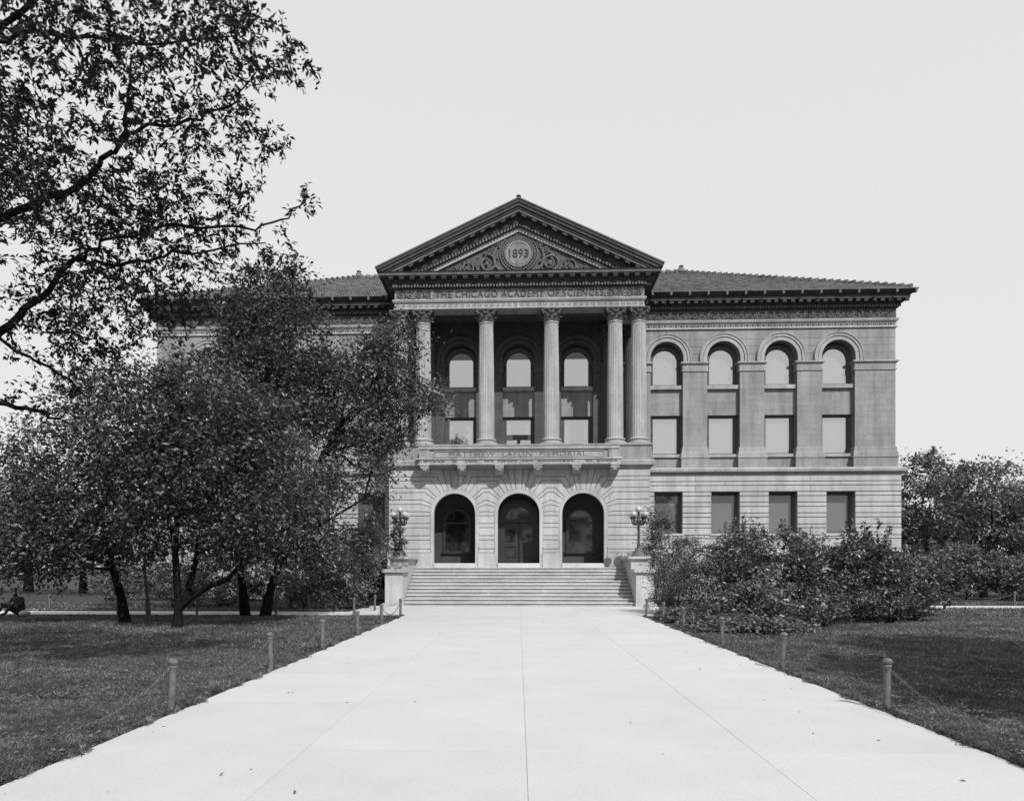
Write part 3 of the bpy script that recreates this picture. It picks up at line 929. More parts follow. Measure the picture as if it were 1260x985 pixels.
# ---- pediment
AP, HS = 19.46, 6.92
SLP = (AP-16.24)/HS
def chev(d0, d1, zb=16.08, xmax=HS):
    x0 = min(xmax, (AP-d0-zb)/SLP); x1 = min(xmax, (AP-d1-zb)/SLP)
    pr = [(0, AP-d0), (x0, AP-d0-SLP*x0), (x1, AP-d1-SLP*x1), (0, AP-d1)]
    if x0 >= xmax-1e-6 and x1 < xmax: pr = [(0, AP-d0), (x0, AP-d0-SLP*x0), (x0, zb), (x1, zb), (0, AP-d1)]
    return pr
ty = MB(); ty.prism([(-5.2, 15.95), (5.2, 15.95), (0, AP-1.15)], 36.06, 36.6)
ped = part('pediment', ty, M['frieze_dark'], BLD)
def rake(name, mat, bars):
    m = MB()
    for d0, d1, y0, y1 in bars:
        pr = chev(d0, d1)
        m.prism(pr, y0, y1); m.prism([(-x, z) for x, z in pr], y0, y1)
    return part(name, m, mat, ped)
rake('raking_cyma', M['cornice_face'], [(0, .14, 35.32, 36.6), (.141, .30, 35.37, 36.6)])
rake('raking_fillet', M['cornice'], [(.301, .42, 35.43, 36.6)])
rake('raking_corona', M['frieze'], [(.421, .54, 35.47, 36.6)])
rake('raking_bed', M['cornice'], [(.541, .93, 35.76, 36.6), (.931, 1.09, 35.85, 36.6)])
rake('tympanum_border', M['trim'], [(1.091, 1.31, 35.93, 36.6)])
d = MB()
def slab(m, x, w, d0, d1, y0, y1):
    for sx in (-1, 1):
        xs = [x-w, x+w]
        m.prism([(sx*xs[0], AP-d0-SLP*xs[0]), (sx*xs[1], AP-d0-SLP*xs[1]), (sx*xs[1], AP-d1-SLP*xs[1]), (sx*xs[0], AP-d1-SLP*xs[0])], y0, y1)
for j in range(38):
    x = .075+j*.15
    if AP-1.08-SLP*x > 16.1: slab(d, x, .045, .95, 1.08, 35.77, 35.86)
part('dentils', d, M['frieze'], ped, 0, 'stuff')
d = MB()
for j in range(13):
    x = .25+j*.5
    if AP-.68-SLP*x > 16.1: slab(d, x, .11, .545, .67, 35.5, 35.76)
part('modillions', d, M['cornice_face'], ped, 0, 'stuff')
# tympanum carving
w = MB()
zc = 17.12
for k in range(40):
    a = 2*PI*k/40
    w.ball((.80*math.cos(a), 36.02, zc+.80*math.sin(a)), .07, 6, 4, (1, .8, 1))
ring = [(.93*math.cos(2*PI*k/36), 36.03, zc+.93*math.sin(2*PI*k/36)) for k in range(37)]; w.tube(ring, .045, 6)
ring = [(.69*math.cos(2*PI*k/36), 36.0, zc+.69*math.sin(2*PI*k/36)) for k in range(37)]; w.tube(ring, .05, 6)
part('wreath', w, M['frieze'], ped, 40)
w = MB(); w.prism([(.68*math.cos(2*PI*k/36), zc+.68*math.sin(2*PI*k/36)) for k in range(36)], 35.98, 36.1, .02)
md = part('medallion', w, M['roundel'], ped)
ring = MB(); ring.tube([(.55*math.cos(2*PI*k/36), 35.975, zc+.55*math.sin(2*PI*k/36)) for k in range(37)], .02, 5); part('medallion_rim', ring, M['trim'], md, 40)
lettering('date', "1893", .58, .02, 1.0, .95, M['letter'], (0, 35.965, zc-.22))
def sc_obj(cx, cz, r, hand):
    m = MB(); scroll_shape(m, cx, cz, r, hand, 36.0, 1.6, 9, .11); scroll_shape(m, cx, cz, r*.5, -hand, 35.98, .8, 5, .14)
    part('scroll_carving', m, M['frieze'], ped, 40)
for sx in (-1, 1):
    sc_obj(sx*1.55, 16.62, .46, sx); sc_obj(sx*2.52, 16.42, .33, -sx); sc_obj(sx*3.22, 16.26, .22, sx); sc_obj(sx*3.72, 16.15, .14, -sx)
    sc_obj(sx*1.02, 17.62, .20, -sx); sc_obj(sx*1.32, 17.25, .18, sx); sc_obj(sx*.45, 18.0, .11, sx)
    m = MB()
    m.tube([(sx*.3, 36.02, 16.05), (sx*.75, 36.0, 16.15), (sx*1.15, 35.98, 16.5), (sx*1.25, 35.98, 17.0), (sx*1.05, 36.0, 17.45)], [.07, .075, .07, .06, .03], 6)
    m.tube([(sx*1.9, 36.0, 16.1), (sx*2.1, 35.98, 16.5), (sx*1.95, 36.0, 16.9)], [.07, .06, .03], 6)
    m.tube([(sx*2.7, 36.0, 16.02), (sx*2.9, 35.98, 16.3), (sx*2.8, 36.0, 16.6)], [.05, .05, .02], 6)
    part('acanthus_stem', m, M['frieze'], ped, 40)
# gable roof behind the pediment, finial
g = MB()
for sx in (-1, 1):
    g.add([(0, 35.28, AP+.01), (sx*6.98, 35.28, AP+.01-SLP*6.98), (sx*6.98, 46.5, AP+.01-SLP*6.98), (0, 46.5, AP+.01),
           (0, 35.28, AP+.07), (sx*7.0, 35.28, AP+.07-SLP*6.98), (sx*7.0, 46.5, AP+.07-SLP*6.98), (0, 46.5, AP+.07)],
          [(0, 1, 2, 3), (4, 5, 6, 7), (0, 1, 5, 4), (1, 2, 6, 5), (2, 3, 7, 6)])
gro = part('porch_roof', g, M['tile'], BLD)
for sx in (-1, 1):
    m = MB(); m.quad((sx*6.3, 36.0, 15.6), (sx*6.3, 46, 15.6), (sx*6.3, 46, 16.6), (sx*6.3, 36.0, 16.6)); part('roof_cheek', m, M['cornice'], gro)
m = MB(); m.lathe([(.12, AP+.0), (.12, AP+.05), (.08, AP+.07), (.12, AP+.12), (.10, AP+.18), (.03, AP+.21)], 0, 35.4, 10); part('finial', m, M['cornice'], gro, 40)

# ---- main roof
EX, EY, EZ, RX, RY, RZ = 20.18, 38.42, 15.99, 10.6, 48.0, 20.75
g = MB()
A_, B_, C_, D_ = (-EX, EY, EZ), (EX, EY, EZ), (EX, 57.8, EZ), (-EX, 57.8, EZ); E_, F_ = (-RX, RY, RZ), (RX, RY, RZ)
g.quad(A_, B_, F_, E_); g.quad(C_, D_, E_, F_); g.add((B_, C_, F_), ((0, 1, 2),)); g.add((D_, A_, E_), ((0, 1, 2),))
g.quad((-19.64, 57, -.4), (19.64, 57, -.4), (19.64, 57, 16), (-19.64, 57, 16))
roof = part('roof', g, M['tile'], BLD)
def tiles_right():
    rows = 27
    V = []; F = []
    for i in range(rows):
        t0, t1 = i/rows, (i+1.12)/rows
        y0, z0 = EY+(RY-EY)*t0, EZ+(RZ-EZ)*t0; y1, z1 = EY+(RY-EY)*t1, EZ+(RZ-EZ)*t1
        xmax = EX-(EX-RX)*(t0+t1)/2
        xmin = 5.6 if t0 < .6 else 1.0
        nx = int((xmax-xmin)/.30)
        for j in range(nx):
            x = xmax-(j+1)*.30; h = .055+rng.uniform(-.008, .008); b = len(V)
            V += [(x, y0, z0+.035), (x+.06, y0-.02, z0+.05+h), (x+.15, y0-.02, z0+.05+h*1.15), (x+.21, y0, z0+.035), (x+.30, y0, z0+.03),
                  (x, y1, z1+.005), (x+.06, y1, z1+.01+h), (x+.15, y1, z1+.01+h), (x+.21, y1, z1+.005), (x+.30, y1, z1)]
            F += [(b+k, b+k+1, b+6+k, b+5+k) for k in range(4)]+[(b, b+1, b+2, b+3)]
    m = MB(); m.add(V, F); return m
tr = tiles_right().build('roof_tiles', M['tile'], roof, 0, 'stuff', False); twin(tr)
h = MB()
a, b = Vector(B_), Vector(F_)
n = 34
for i in range(n):
    p = a+(b-a)*(i/n); q_ = a+(b-a)*((i+.85)/n)
    h.tube([p+Vector((0, 0, .10)), q_+Vector((0, 0, .06))], [.17, .11], 7)
ho = part('hip_tiles', h, M['tile'], roof, 40, 'stuff'); twin(ho)
h = MB()
for i in range(40):
    h.tube([(-RX+i*.53, RY, RZ+.12), (-RX+i*.53+.48, RY, RZ+.06)], [.18, .12], 7)
part('ridge_tiles', h, M['tile'], roof, 40, 'stuff')
for sx in (-1, 1):
    h = MB(); h.lathe([(.2, RZ), (.26, RZ+.1), (.22, RZ+.3), (.1, RZ+.38), (.16, RZ+.46), (.03, RZ+.56)], sx*(RX-.05), RY, 10); part('roof_finial', h, M['tile'], roof, 40)

# ---- entrance storey (rusticated, three arches)
YE = 35.75
AC = [-3.14, 0.0, 3.14]; R0 = 1.19; ZS = 4.28
b = MB(); arcwall(b, -6.34, 6.34, 1.0, 7.7, [(c, R0-.02, ZS, 1.66) for c in AC], YE+.045, 37.4, 24)
for sx in (-1, 1): b.quad((sx*6.34, YE+.045, 0), (sx*6.34, 39.2, 0), (sx*6.34, 39.2, 7.7), (sx*6.34, YE+.045, 7.7))
b.quad((-6.34, 35.8, 7.69), (6.34, 35.8, 7.69), (6.34, 39.2, 7.69), (-6.34, 39.2, 7.69))
ew = part('entrance_wall', b, M['lime_core'], BLD)
for c in AC:
    b = MB(); arch_band(b, c, R0-.025, R0-.022, ZS, 1.66, 36.06, 37.385, 24); part('vestibule_shade_lining', b, M['vestibule'], ew)  # thin dark sheet over the reveal, its colour carries the archway's shade
lv = [2.57, 3.01, 3.22, 3.61, 3.82, 4.19, 4.40, 4.76, 4.98, 5.34, 5.55, 5.91, 6.11, 6.47]
J = [(0.0, 4.19), (4.3, 4.40), (16.2, 4.76), (23.6, 4.98), (36.0, 5.34), (42.8, 5.55), (55.5, 5.91), (65.0, 6.11), (75.0, 6.47)]
def estone(poly):
    m = MB(); m.prism(poly, YE+random.uniform(-.004, .004), YE+.06, .014); part('rustic_stone', m, M['lime'], ew)
G = .013
def hit(c, sd, a): return (c+sd*R0*math.cos(R(a)), ZS+R0*math.sin(R(a)))
def bend(c, sd, a, z, lim=None):
    if a == 0: return None
    x = (z-ZS)/math.tan(R(a))
    if lim is not None and x > lim: return (c+sd*lim, ZS+lim*math.tan(R(a)))
    return (c+sd*x, z)
def arc(c, sd, a0, a1, n=3): return [hit(c, sd, a0+(a1-a0)*i/n) for i in range(n+1)]
# straight courses
for i in range(5):
    z0, z1 = lv[i]+G, lv[i+1]-G
    for x0, x1 in ((-6.37, AC[0]-R0), (AC[0]+R0, AC[1]-R0), (AC[1]+R0, AC[2]-R0), (AC[2]+R0, 6.37)):
        estone([(x0, z0), (x1, z0), (x1, z1), (x0, z1)])
ga = .42   # half joint in degrees at the arch
for i in range(len(J)-1):
    (a0, z0), (a1, z1) = J[i], J[i+1]
    A0 = a0+(ga if i else -1); A1 = a1-ga
    zz0, zz1 = z0+G, z1-G
    for sd, c, xe in ((-1, AC[0], -6.37), (1, AC[2], 6.37)):
        p = []
        if i == 0: p += [(xe, zz0), (c+sd*R0, zz0), (c+sd*R0, ZS)]+arc(c, sd, 0, A1)[1:]
        else: p += [(xe, zz0), bend(c, sd, A0, zz0)]+arc(c, sd, A0, A1)
        p += [bend(c, sd, A1, zz1), (xe, zz1)]
        estone(p)
    for c0, c1 in ((AC[0], AC[1]), (AC[1], AC[2])):
        lim = (c1-c0)/2
        def side(c, sd):
            bot = [(c+sd*R0, zz0)] if i == 0 else [bend(c, sd, A0, zz0, lim)]
            ar_ = arc(c, sd, 0 if i == 0 else A0, A1)
            return bot+ar_+[bend(c, sd, A1, zz1, lim)]
        Lp = side(c0, 1); Rp = side(c1, -1)
        p = Lp+Rp[::-1]
        q_ = [p[0]]
        for v in p[1:]:
            if (Vector(v)-Vector(q_[-1])).length > .004: q_.append(v)
        if (Vector(q_[0])-Vector(q_[-1])).length < .004: q_.pop()
        estone(q_)
for c in AC:
    for a0, a1 in ((75, 84), (84, 96), (96, 105)):
        A0, A1 = a0+ga, a1-ga; zt = 6.47-G
        p = [(c+(zt-ZS)/math.tan(R(A0)), zt)]+[(c+R0*math.cos(R(A0+(A1-A0)*k/3)), ZS+R0*math.sin(R(A0+(A1-A0)*k/3))) for k in range(4)]+[(c+(zt-ZS)/math.tan(R(A1)), zt)]
        estone(p)
# side faces of the projecting storey
for sx in (-1, 1):
    for i in range(len(lv)-1):
        m = MB(); m.box(min(sx*6.33, sx*6.372), max(sx*6.33, sx*6.372), YE+.012, 38.88, lv[i]+G, lv[i+1]-G); part('rustic_stone', m, M['lime'], ew)
for c in AC:
    m = MB(); arch_band(m, c, 1.02, 1.16, ZS, 1.60, YE-.03, YE+.3, 28); arch_band(m, c, 1.16, 1.20, ZS, 2.66, YE+.012, YE+.3, 28)
    part('arch_moulding', m, M['lime'], BLD, 30)
    m = MB(); m.box(c-1.018, c+1.018, YE-.12, 37.42, 1.5, 1.88); part('threshold', m, M['step'], BLD)
# dado blocks and band
for x0, x1 in ((-6.45, AC[0]-1.161), (AC[0]+1.161, AC[1]-1.161), (AC[1]+1.161, AC[2]-1.161), (AC[2]+1.161, 6.45)):
    m = MB(); m.box(x0, x1, YE-.09, YE+.3, 1.2, 2.38); do = part('dado', m, M['lime'], BLD)
    m = MB(); m.box(x0+.02, x1-.02, YE-.06, YE+.3, 2.40, 2.56); part('dado_band', m, M['lime'], do)
m = MB()
for sx in (-1, 1): m.box(min(sx*6.3, sx*6.44), max(sx*6.3, sx*6.44), YE+.31, 38.8, -.3, 2.55)
m.box(-6.43, 6.43, YE+.31, YE+.5, -.3, 1.2)
part('dado_return', m, M['lime'], BLD)
# belt and pedestal course
e = MB(); e.sweep([(-.1, 6.47), (.04, 6.47), (.07, 6.60), (.20, 6.64), (.22, 6.84), (.14, 6.90), (-.1, 6.92)], [(-6.37, 38.9), (-6.37, YE), (6.37, YE), (6.37, 38.9)])
part('belt_course', e, M['trim'], BLD)
e = MB(); e.sweep([(-.1, 6.92), (.06, 6.92), (.06, 7.56), (.12, 7.60), (.12, 7.68), (-.9, 7.70)], [(-6.37, 38.9), (-6.37, YE), (6.37, YE), (6.37, 38.9)])
part('column_pedestal', e, M['ashlar'], BLD)

# ---- balcony
m = MB(); m.box(-4.72, 4.72, 35.08, 35.72, 6.92, 7.34)
bal = part('balcony', m, M['balcony'], BLD)
m = MB(); m.box(-4.80, 4.80, 34.99, 35.70, 7.345, 7.46); m.box(-4.76, 4.76, 35.03, 35.69, 7.30, 7.342); part('top_rail', m, M['trim'], bal)
for sx in (-1, 1):
    m = MB(); m.box(min(sx*4.28, sx*4.78), max(sx*4.28, sx*4.78), 35.01, 35.6, 6.925, 7.298); part('end_block', m, M['balcony'], bal)
m = MB(); m.box(-4.05, 4.05, 35.04, 35.1, 6.96, 6.99); m.box(-4.05, 4.05, 35.04, 35.1, 7.245, 7.275)
m.box(-4.08, -4.052, 35.04, 35.1, 6.96, 7.275); m.box(4.052, 4.08, 35.04, 35.1, 6.96, 7.275); part('panel_frame', m, M['balcony'], bal)
m = MB(); m.box(-4.92, 4.92, 34.93, 35.74, 6.84, 6.915); m.box(-4.86, 4.86, 34.97, 35.74, 6.60, 6.838); part('balcony_cornice', m, M['balcony'], bal)
m = MB()
k = 0
x = -4.55
while x < 4.6:
    w_ = random.choice((.10, .14, .18, .24))
    if random.random() < .72: m.box(x, x+w_, 34.945, 34.975, 6.74, 6.83)
    x += w_+.05
part('carved_band', m, M['letter_pale'], bal, 0, 'stuff')
lettering('inscription', "MATTHEW  LAFLIN  MEMORIAL", .33, .008, 1.15, 6.6, M['letter_pale'], (-.05, 35.073, 7.0))
def bracket(x):
    m = MB()
    prof = [(34.98, 6.598), (34.98, 6.43), (35.05, 6.40), (35.10, 6.33), (35.20, 6.27), (35.38, 6.25), (35.55, 6.20), (35.74, 6.16), (35.74, 6.598)]
    n = len(prof)
    vs = [(x-.20, y, z) for y, z in prof]+[(x+.20, y, z) for y, z in prof]
    m.add(vs, [tuple(range(n)), tuple(range(n, 2*n))[::-1]]+[(i, (i+1) % n, n+(i+1) % n, n+i) for i in range(n)])
    m.box(x-.23, x+.23, 34.95, 35.7, 6.54, 6.597)
    m.ball((x, 35.06, 6.37), .075, 8, 5, (1.7, 1, 1))
    return m
for x in (-4.52, -2.73, -.92, .92, 2.77, 4.58): part('bracket', bracket(x), M['balcony'], bal)

# ---- vestibules: back walls, door, two windows
for c in (AC[0], AC[2]):
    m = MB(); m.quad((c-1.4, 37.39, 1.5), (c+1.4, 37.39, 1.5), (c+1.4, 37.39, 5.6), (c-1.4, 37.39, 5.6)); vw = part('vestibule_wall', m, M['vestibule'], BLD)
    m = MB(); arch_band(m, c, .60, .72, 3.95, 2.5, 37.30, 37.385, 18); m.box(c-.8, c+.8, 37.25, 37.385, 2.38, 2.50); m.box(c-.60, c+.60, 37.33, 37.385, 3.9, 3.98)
    wf = part('window', m, M['door'], BLD)
    m = MB(); m.add([(c+.6*math.cos(PI*k/18), 37.36, 3.95+.6*math.sin(PI*k/18)) for k in range(19)]+[(c-.6, 37.36, 2.5), (c+.6, 37.36, 2.5)], [tuple(range(21))])
    part('pane', m, M['glass'], wf)
m = MB(); m.quad((-1.4, 37.39, 1.5), (1.4, 37.39, 1.5), (1.4, 37.39, 5.6), (-1.4, 37.39, 5.6))
arch_band(m, 0, .70, 1.1, 4.05, 1.88, 37.20, 37.39, 20); m.box(-.70, .70, 37.18, 37.385, 3.95, 4.12)
dr = part('entrance_door', m, M['door'], BLD)
m = MB(); m.add([(.69*math.cos(PI*k/18), 37.36, 4.12+.62*math.sin(PI*k/18)) for k in range(19)], [tuple(range(19))]); part('fanlight', m, M['glass'], dr)
for sx in (-1, 1):
    m = MB(); xa, xb = min(sx*.04, sx*.84), max(sx*.04, sx*.84)
    m.box(xa, xb, 37.26, 37.34, 1.9, 2.12); m.box(xa, xb, 37.26, 37.34, 2.72, 2.95); m.box(xa, xb, 37.26, 37.34, 3.70, 3.93)
    m.box(xa, xa+.12, 37.263, 37.34, 1.9, 3.93); m.box(xb-.12, xb, 37.263, 37.34, 1.9, 3.93)
    m.box(xa+.12, xb-.12, 37.31, 37.34, 2.12, 2.72); m.box(xa+.2, xb-.2, 37.285, 37.32, 2.2, 2.64)
    part('door_leaf', m, M['door'], dr)
    m = MB(); m.quad((xa+.12, 37.315, 2.95), (xb-.12, 37.315, 2.95), (xb-.12, 37.315, 3.70), (xa+.12, 37.315, 3.70)); part('door_pane', m, M['glass'], dr)
m = MB(); m.ball((.10, 37.24, 2.85), .035, 8, 5); m.box(.075, .125, 37.25, 37.27, 2.7, 3.0); part('handle', m, M['iron'], dr)

# ================================================================== ENTRANCE STAIR
ST = thing('entrance_stair', 'broad pale stone stair of eleven steps below the three arches', 'stair', (0, 31.7, 0))
ST['_abs'] = 1
NR = 11; rise = 1.68/NR; tread = .325
for i in range(NR):
    y0 = 31.75+i*tread; y1 = 35.74 if i == NR-1 else y0+tread+.05
    m = MB(); z0, z1 = i*rise-.02 if i else -.1, (i+1)*rise
    m.prism([(-5.02, z0), (5.02, z0), (5.02, z1-.045), (-5.02, z1-.045)], y0+.045, y1)
    ri = MB(); ri.v, ri.f = m.v, m.f; m = MB(); m.box(-5.02, 5.02, y0, y1, z1-.044, z1)
    st_ = part('stair_step', m, M['step'], ST); part('riser', ri, M['riser'], st_)
for sx in (-1, 1):
    m = MB(); m.box(min(sx*5.03, sx*5.80), max(sx*5.03, sx*5.80), 31.55, 32.95, -.2, 1.42)
    pr_ = part('stair_pier', m, M['lime'], ST)
    m = MB(); m.box(min(sx*4.93, sx*5.92), max(sx*4.93, sx*5.92), 31.43, 32.98, 1.46, 1.60); m.box(min(sx*4.98, sx*5.86), max(sx*4.98, sx*5.86), 31.49, 32.96, 1.421, 1.459); part('pier_cap', m, M['lime'], pr_)
    m = MB(); m.box(min(sx*5.0, sx*5.90), max(sx*5.0, sx*5.90), 31.50, 32.99, -.2, .12); part('pier_foot', m, M['lime'], pr_)
    m = MB(); m.box(min(sx*5.035, sx*5.80), max(sx*5.035, sx*5.80), 33.0, 35.64, -.2, 2.0)
    pr_ = part('stair_pier', m, M['lime'], ST)
    m = MB(); m.box(min(sx*4.90, sx*5.91), max(sx*4.90, sx*5.91), 32.86, 35.63, 2.06, 2.17); m.box(min(sx*4.95, sx*5.86), max(sx*4.95, sx*5.86), 32.92, 35.635, 2.001, 2.059); part('pier_cap', m, M['lime'], pr_)

# ================================================================== LAMPS
def make_lamp(loc, label):
    t = thing('lamp_standard', label, 'lamp', loc, 'lamps flanking the entrance stair')
    m = MB(); m.lathe([(.34, 0), (.34, .05), (.29, .08), (.25, .16), (.17, .28), (.12, .36), (.13, .39), (.10, .42)], 0, 0, 14); part('base', m, M['post'], t, 40)
    m = MB(); m.lathe([(.085, .42), (.07, .5), (.055, .6), (.05, 1.35), (.075, 1.38), (.05, 1.42), (.11, 1.50), (.12, 1.6), (.06, 1.68), (.05, 1.95), (.07, 1.98), (.04, 2.0)], 0, 0, 12); part('pole', m, M['iron'], t, 40)
    for k in range(4):
        a = PI/4+k*PI/2; ca, sa = math.cos(a), math.sin(a)
        m = MB()
        m.tube([(ca*r_, sa*r_, z_) for r_, z_ in ((.05, 1.52), (.18, 1.44), (.31, 1.50), (.37, 1.62), (.37, 1.74))], [.035, .04, .04, .035, .03], 6)
        m.lathe([(.04, 1.70), (.10, 1.74), (.11, 1.79), (.07, 1.81)], ca*.37, sa*.37, 10)
        m.tube([(ca*r_, sa*r_, z_) for r_, z_ in ((.06, 1.72), (.16, 1.80), (.24, 1.72), (.2, 1.62), (.28, 1.56))], .022, 5)
        ar_ = part('arm', m, M['iron'], t, 40)
        m = MB(); m.ball((ca*.37, sa*.37, 1.91), .135, 14, 9); part('globe', m, M['globe'], ar_, 60)
    m = MB(); m.ball((0, 0, 2.14), .145, 14, 9); part('globe', m, M['globe'], t, 60)
    return t
l1 = make_lamp((5.45, 33.5, 2.171), 'iron five-globe lamp on the right pier of the stair')
l2 = copy_tree(l1); l2.location = (-5.45, 33.5, 2.171); l2['label'] = 'iron five-globe lamp wrapped in leaves on the left pier of the stair'

# ================================================================== GROUND, WALK, LAWN
def struct(name, mb, mat):
    o = mb.build(name, mat); o['kind'] = 'structure'; return o
m = MB(); m.quad((-900, -300, -.10), (900, -300, -.10), (900, 1500, -.10), (-900, 1500, -.10)); struct('ground', m, M['ground'])
m = MB(); m.box(-4.10, 4.34, -6, 25.7, -.09, -.035); m.box(-6.5, 6.4, 25.7, 31.9, -.09, -.035)
wk = struct('pavement', m, M['joint'])
def slab_(x0, x1, y0, y1, parent, gx=.0013, gy=.0008):
    m = MB(); c = .0015
    X0, X1, Y0, Y1 = x0+gx, x1-gx, y0+gy, y1-gy
    m.add([(X0, Y0, -.035), (X1, Y0, -.035), (X1, Y1, -.035), (X0, Y1, -.035), (X0, Y0, -c), (X1, Y0, -c), (X1, Y1, -c), (X0, Y1, -c),
           (X0+c, Y0+c, 0), (X1-c, Y0+c, 0), (X1-c, Y1-c, 0), (X0+c, Y1-c, 0)],
          [(0, 1, 5, 4), (1, 2, 6, 5), (2, 3, 7, 6), (3, 0, 4, 7), (4, 5, 9, 8), (5, 6, 10, 9), (6, 7, 11, 10), (7, 4, 8, 11), (8, 9, 10, 11)])
    part('paving_slab', m, M['paving'], parent)
cols = [-4.02, -1.99, .07, 2.17, 4.29]
y = -5.0
while y < 25.6:
    y1 = min(y+2.36, 25.7)
    for i in range(4): slab_(cols[i], cols[i+1], y, y1, wk)
    y = y1
for j in range(3):
    xs = [-6.45, -4.02, -1.99, .07, 2.17, 4.29, 6.35]
    for i in range(6): slab_(xs[i], xs[i+1], 25.7+2.03*j, 25.7+2.03*(j+1), wk)
m = MB(); m.box(-75, -6.46, 25.75, 27.9, -.09, -.02); pl_ = struct('footpath', m, M['paving'])
m = MB(); m.box(12.0, 75, 31.0, 33.2, -.09, -.02); struct('footpath', m, M['paving'])
lawns = [(-75, -4.09, -8, 25.72), (4.36, 75, -8, 30.98), (-75, -6.5, 27.95, 38.8), (6.4, 75, 33.25, 40)]
for (x0, x1, y0, y1) in lawns:
    m = MB(); m.box(x0, x1, y0, y1, -.095, -.012); struct('lawn', m, M['lawn'])
m = MB(); m.box(4.30, 4.358, -6, 30.9, -.09, -.02); m.box(-4.088, -4.03, -6, 25.7, -.09, -.02); struct('soil_edge', m, M['soil'])
m = MB()
bed = [(4.5, 25.6), (4.6, 20.8), (5.6, 18.6), (7.2, 19.2), (9.0, 20.6), (11.5, 21.8), (13.6, 23.2), (14.2, 26), (14.2, 38.7), (6.5, 38.7), (6.5, 31.6)]
m.add([(x, y, -.006) for x, y in bed], [tuple(range(len(bed)))]); struct('flower_bed_soil', m, M['soil'])

def grass(name, regions):
    Vs = []; Fs = []; n0 = 0
    for (x0, x1, y0, y1, dens, hgt, wid) in regions:
        n = int((x1-x0)*(y1-y0)*dens)
        P = np.stack([rng.uniform(x0, x1, n), rng.uniform(y0, y1, n)], 1)
        # leave out what the camera's neighbourhood can never see, keep patchiness
        d = np.abs(P[:, 0]) < (P[:, 1]*.95+3.5)
        pat = np.sin(P[:, 0]*1.7+np.sin(P[:, 1]*1.3)*2)*np.cos(P[:, 1]*1.9+P[:, 0]*.6)*.25+np.sin(P[:, 0]*.5+2)*np.sin(P[:, 1]*.6)*.2
        edge = np.abs(np.abs(P[:, 0]-.13)-4.19) < .12
        pat = pat+np.where(edge, np.sin(P[:, 1]*5.3)*.3*np.sin(P[:, 1]*1.1+1)-.25, 0)
        P = P[d & (rng.uniform(0, 1, n) < .75+pat)]; n = len(P)
        a = rng.uniform(0, 2*PI, n); h = hgt*rng.uniform(.35, 1.2, n); w = wid*rng.uniform(.6, 1.3, n)
        lean = rng.normal(size=(n, 2))*h[:, None]*.75
        c = np.stack([np.cos(a), np.sin(a)], 1)*w[:, None]*.5
        z = np.full(n, -.014)
        V = np.stack([np.c_[P-c, z], np.c_[P+c, z], np.c_[P+lean, z+h]], 1).reshape(-1, 3)
        F = (np.arange(n)[:, None]*3+np.array([[0, 1, 2]]))+n0
        Vs.append(V); Fs.append(F); n0 += len(V)
    o = link(name, np_mesh(name, np.concatenate(Vs), np.concatenate(Fs), M['blade'])); o['kind'] = 'stuff'
    return o
grass('grass', [(-12, -4.06, 3.5, 9, 3600, .034, .007), (-18, -4.06, 9, 15, 1500, .042, .011), (-26, -4.06, 15, 25.7, 520, .055, .019), (-34, -6.8, 28, 34, 120, .09, .04),
                (4.35, 13, 3.5, 9, 3600, .034, .007), (4.35, 18, 9, 15, 1500, .042, .011), (4.6, 26, 15, 25.7, 520, .055, .019), (12, 34, 25.7, 31, 150, .09, .04), (12, 36, 33.3, 36, 120, .09, .04),
                (-4.15, -4.0, 3.0, 25.6, 2300, .06, .010), (4.27, 4.42, 3.0, 25.6, 2300, .06, .010)])
er = []
for sx, xe in ((-1, -4.03), (1, 4.30)):
    n = 26000; yy = rng.uniform(3.0, 25.6, n); cl = np.clip(np.sin(yy*4.1)*np.sin(yy*1.3+sx)+np.sin(yy*9.7+2)*.6+.35, 0, 1.4)
    xx = xe-sx*(np.abs(rng.normal(size=n))*.040*cl-.035)
    er.append(np.stack([xx, yy, rng.uniform(-.01, .012, n)], 1)[cl > .05])
V, F = leaf_arrays(np.concatenate(er), .055, .16, -.5, .2)
o = link('edge_grass', np_mesh('edge_grass', V, F, M['blade'])); o['kind'] = 'stuff'
n = 200; q = np.stack([rng.uniform(-3.95, 4.2, n), rng.uniform(3.5, 31, n), np.full(n, .004)], 1); q = q[rng.uniform(0, 1, n) < np.abs(q[:, 0]/4.1)**2.5+.06]
V, F = leaf_arrays(q, .04, .6, 0, 3.0)
o = link('fallen_leaves', np_mesh('fallen_leaves', V, F, M['leaf_mid'])); o['kind'] = 'stuff'
# broad little clover and plantain leaves lying in the turf
cl_ = []
for (x0, x1, y0, y1, dn) in ((-11, -4.1, 3.5, 10, 170), (-20, -4.1, 10, 25, 45), (4.4, 13, 3.5, 10, 170), (4.6, 20, 10, 25, 45)):
    n = int((x1-x0)*(y1-y0)*dn); q = np.stack([rng.uniform(x0, x1, n), rng.uniform(y0, y1, n), rng.uniform(.0, .03, n)], 1)
    f = np.sin(q[:, 0]*.9+1)*np.sin(q[:, 1]*.7)+np.sin(q[:, 0]*2.3)*np.cos(q[:, 1]*1.7)*.6
    cl_.append(q[f+rng.normal(size=n)*.35 > .1])
V, F = leaf_arrays(np.concatenate(cl_), .045, .75, 0, 2.5)
o = link('clover_leaves', np_mesh('clover_leaves', V, F, M['leaf_light'])); o['kind'] = 'stuff'

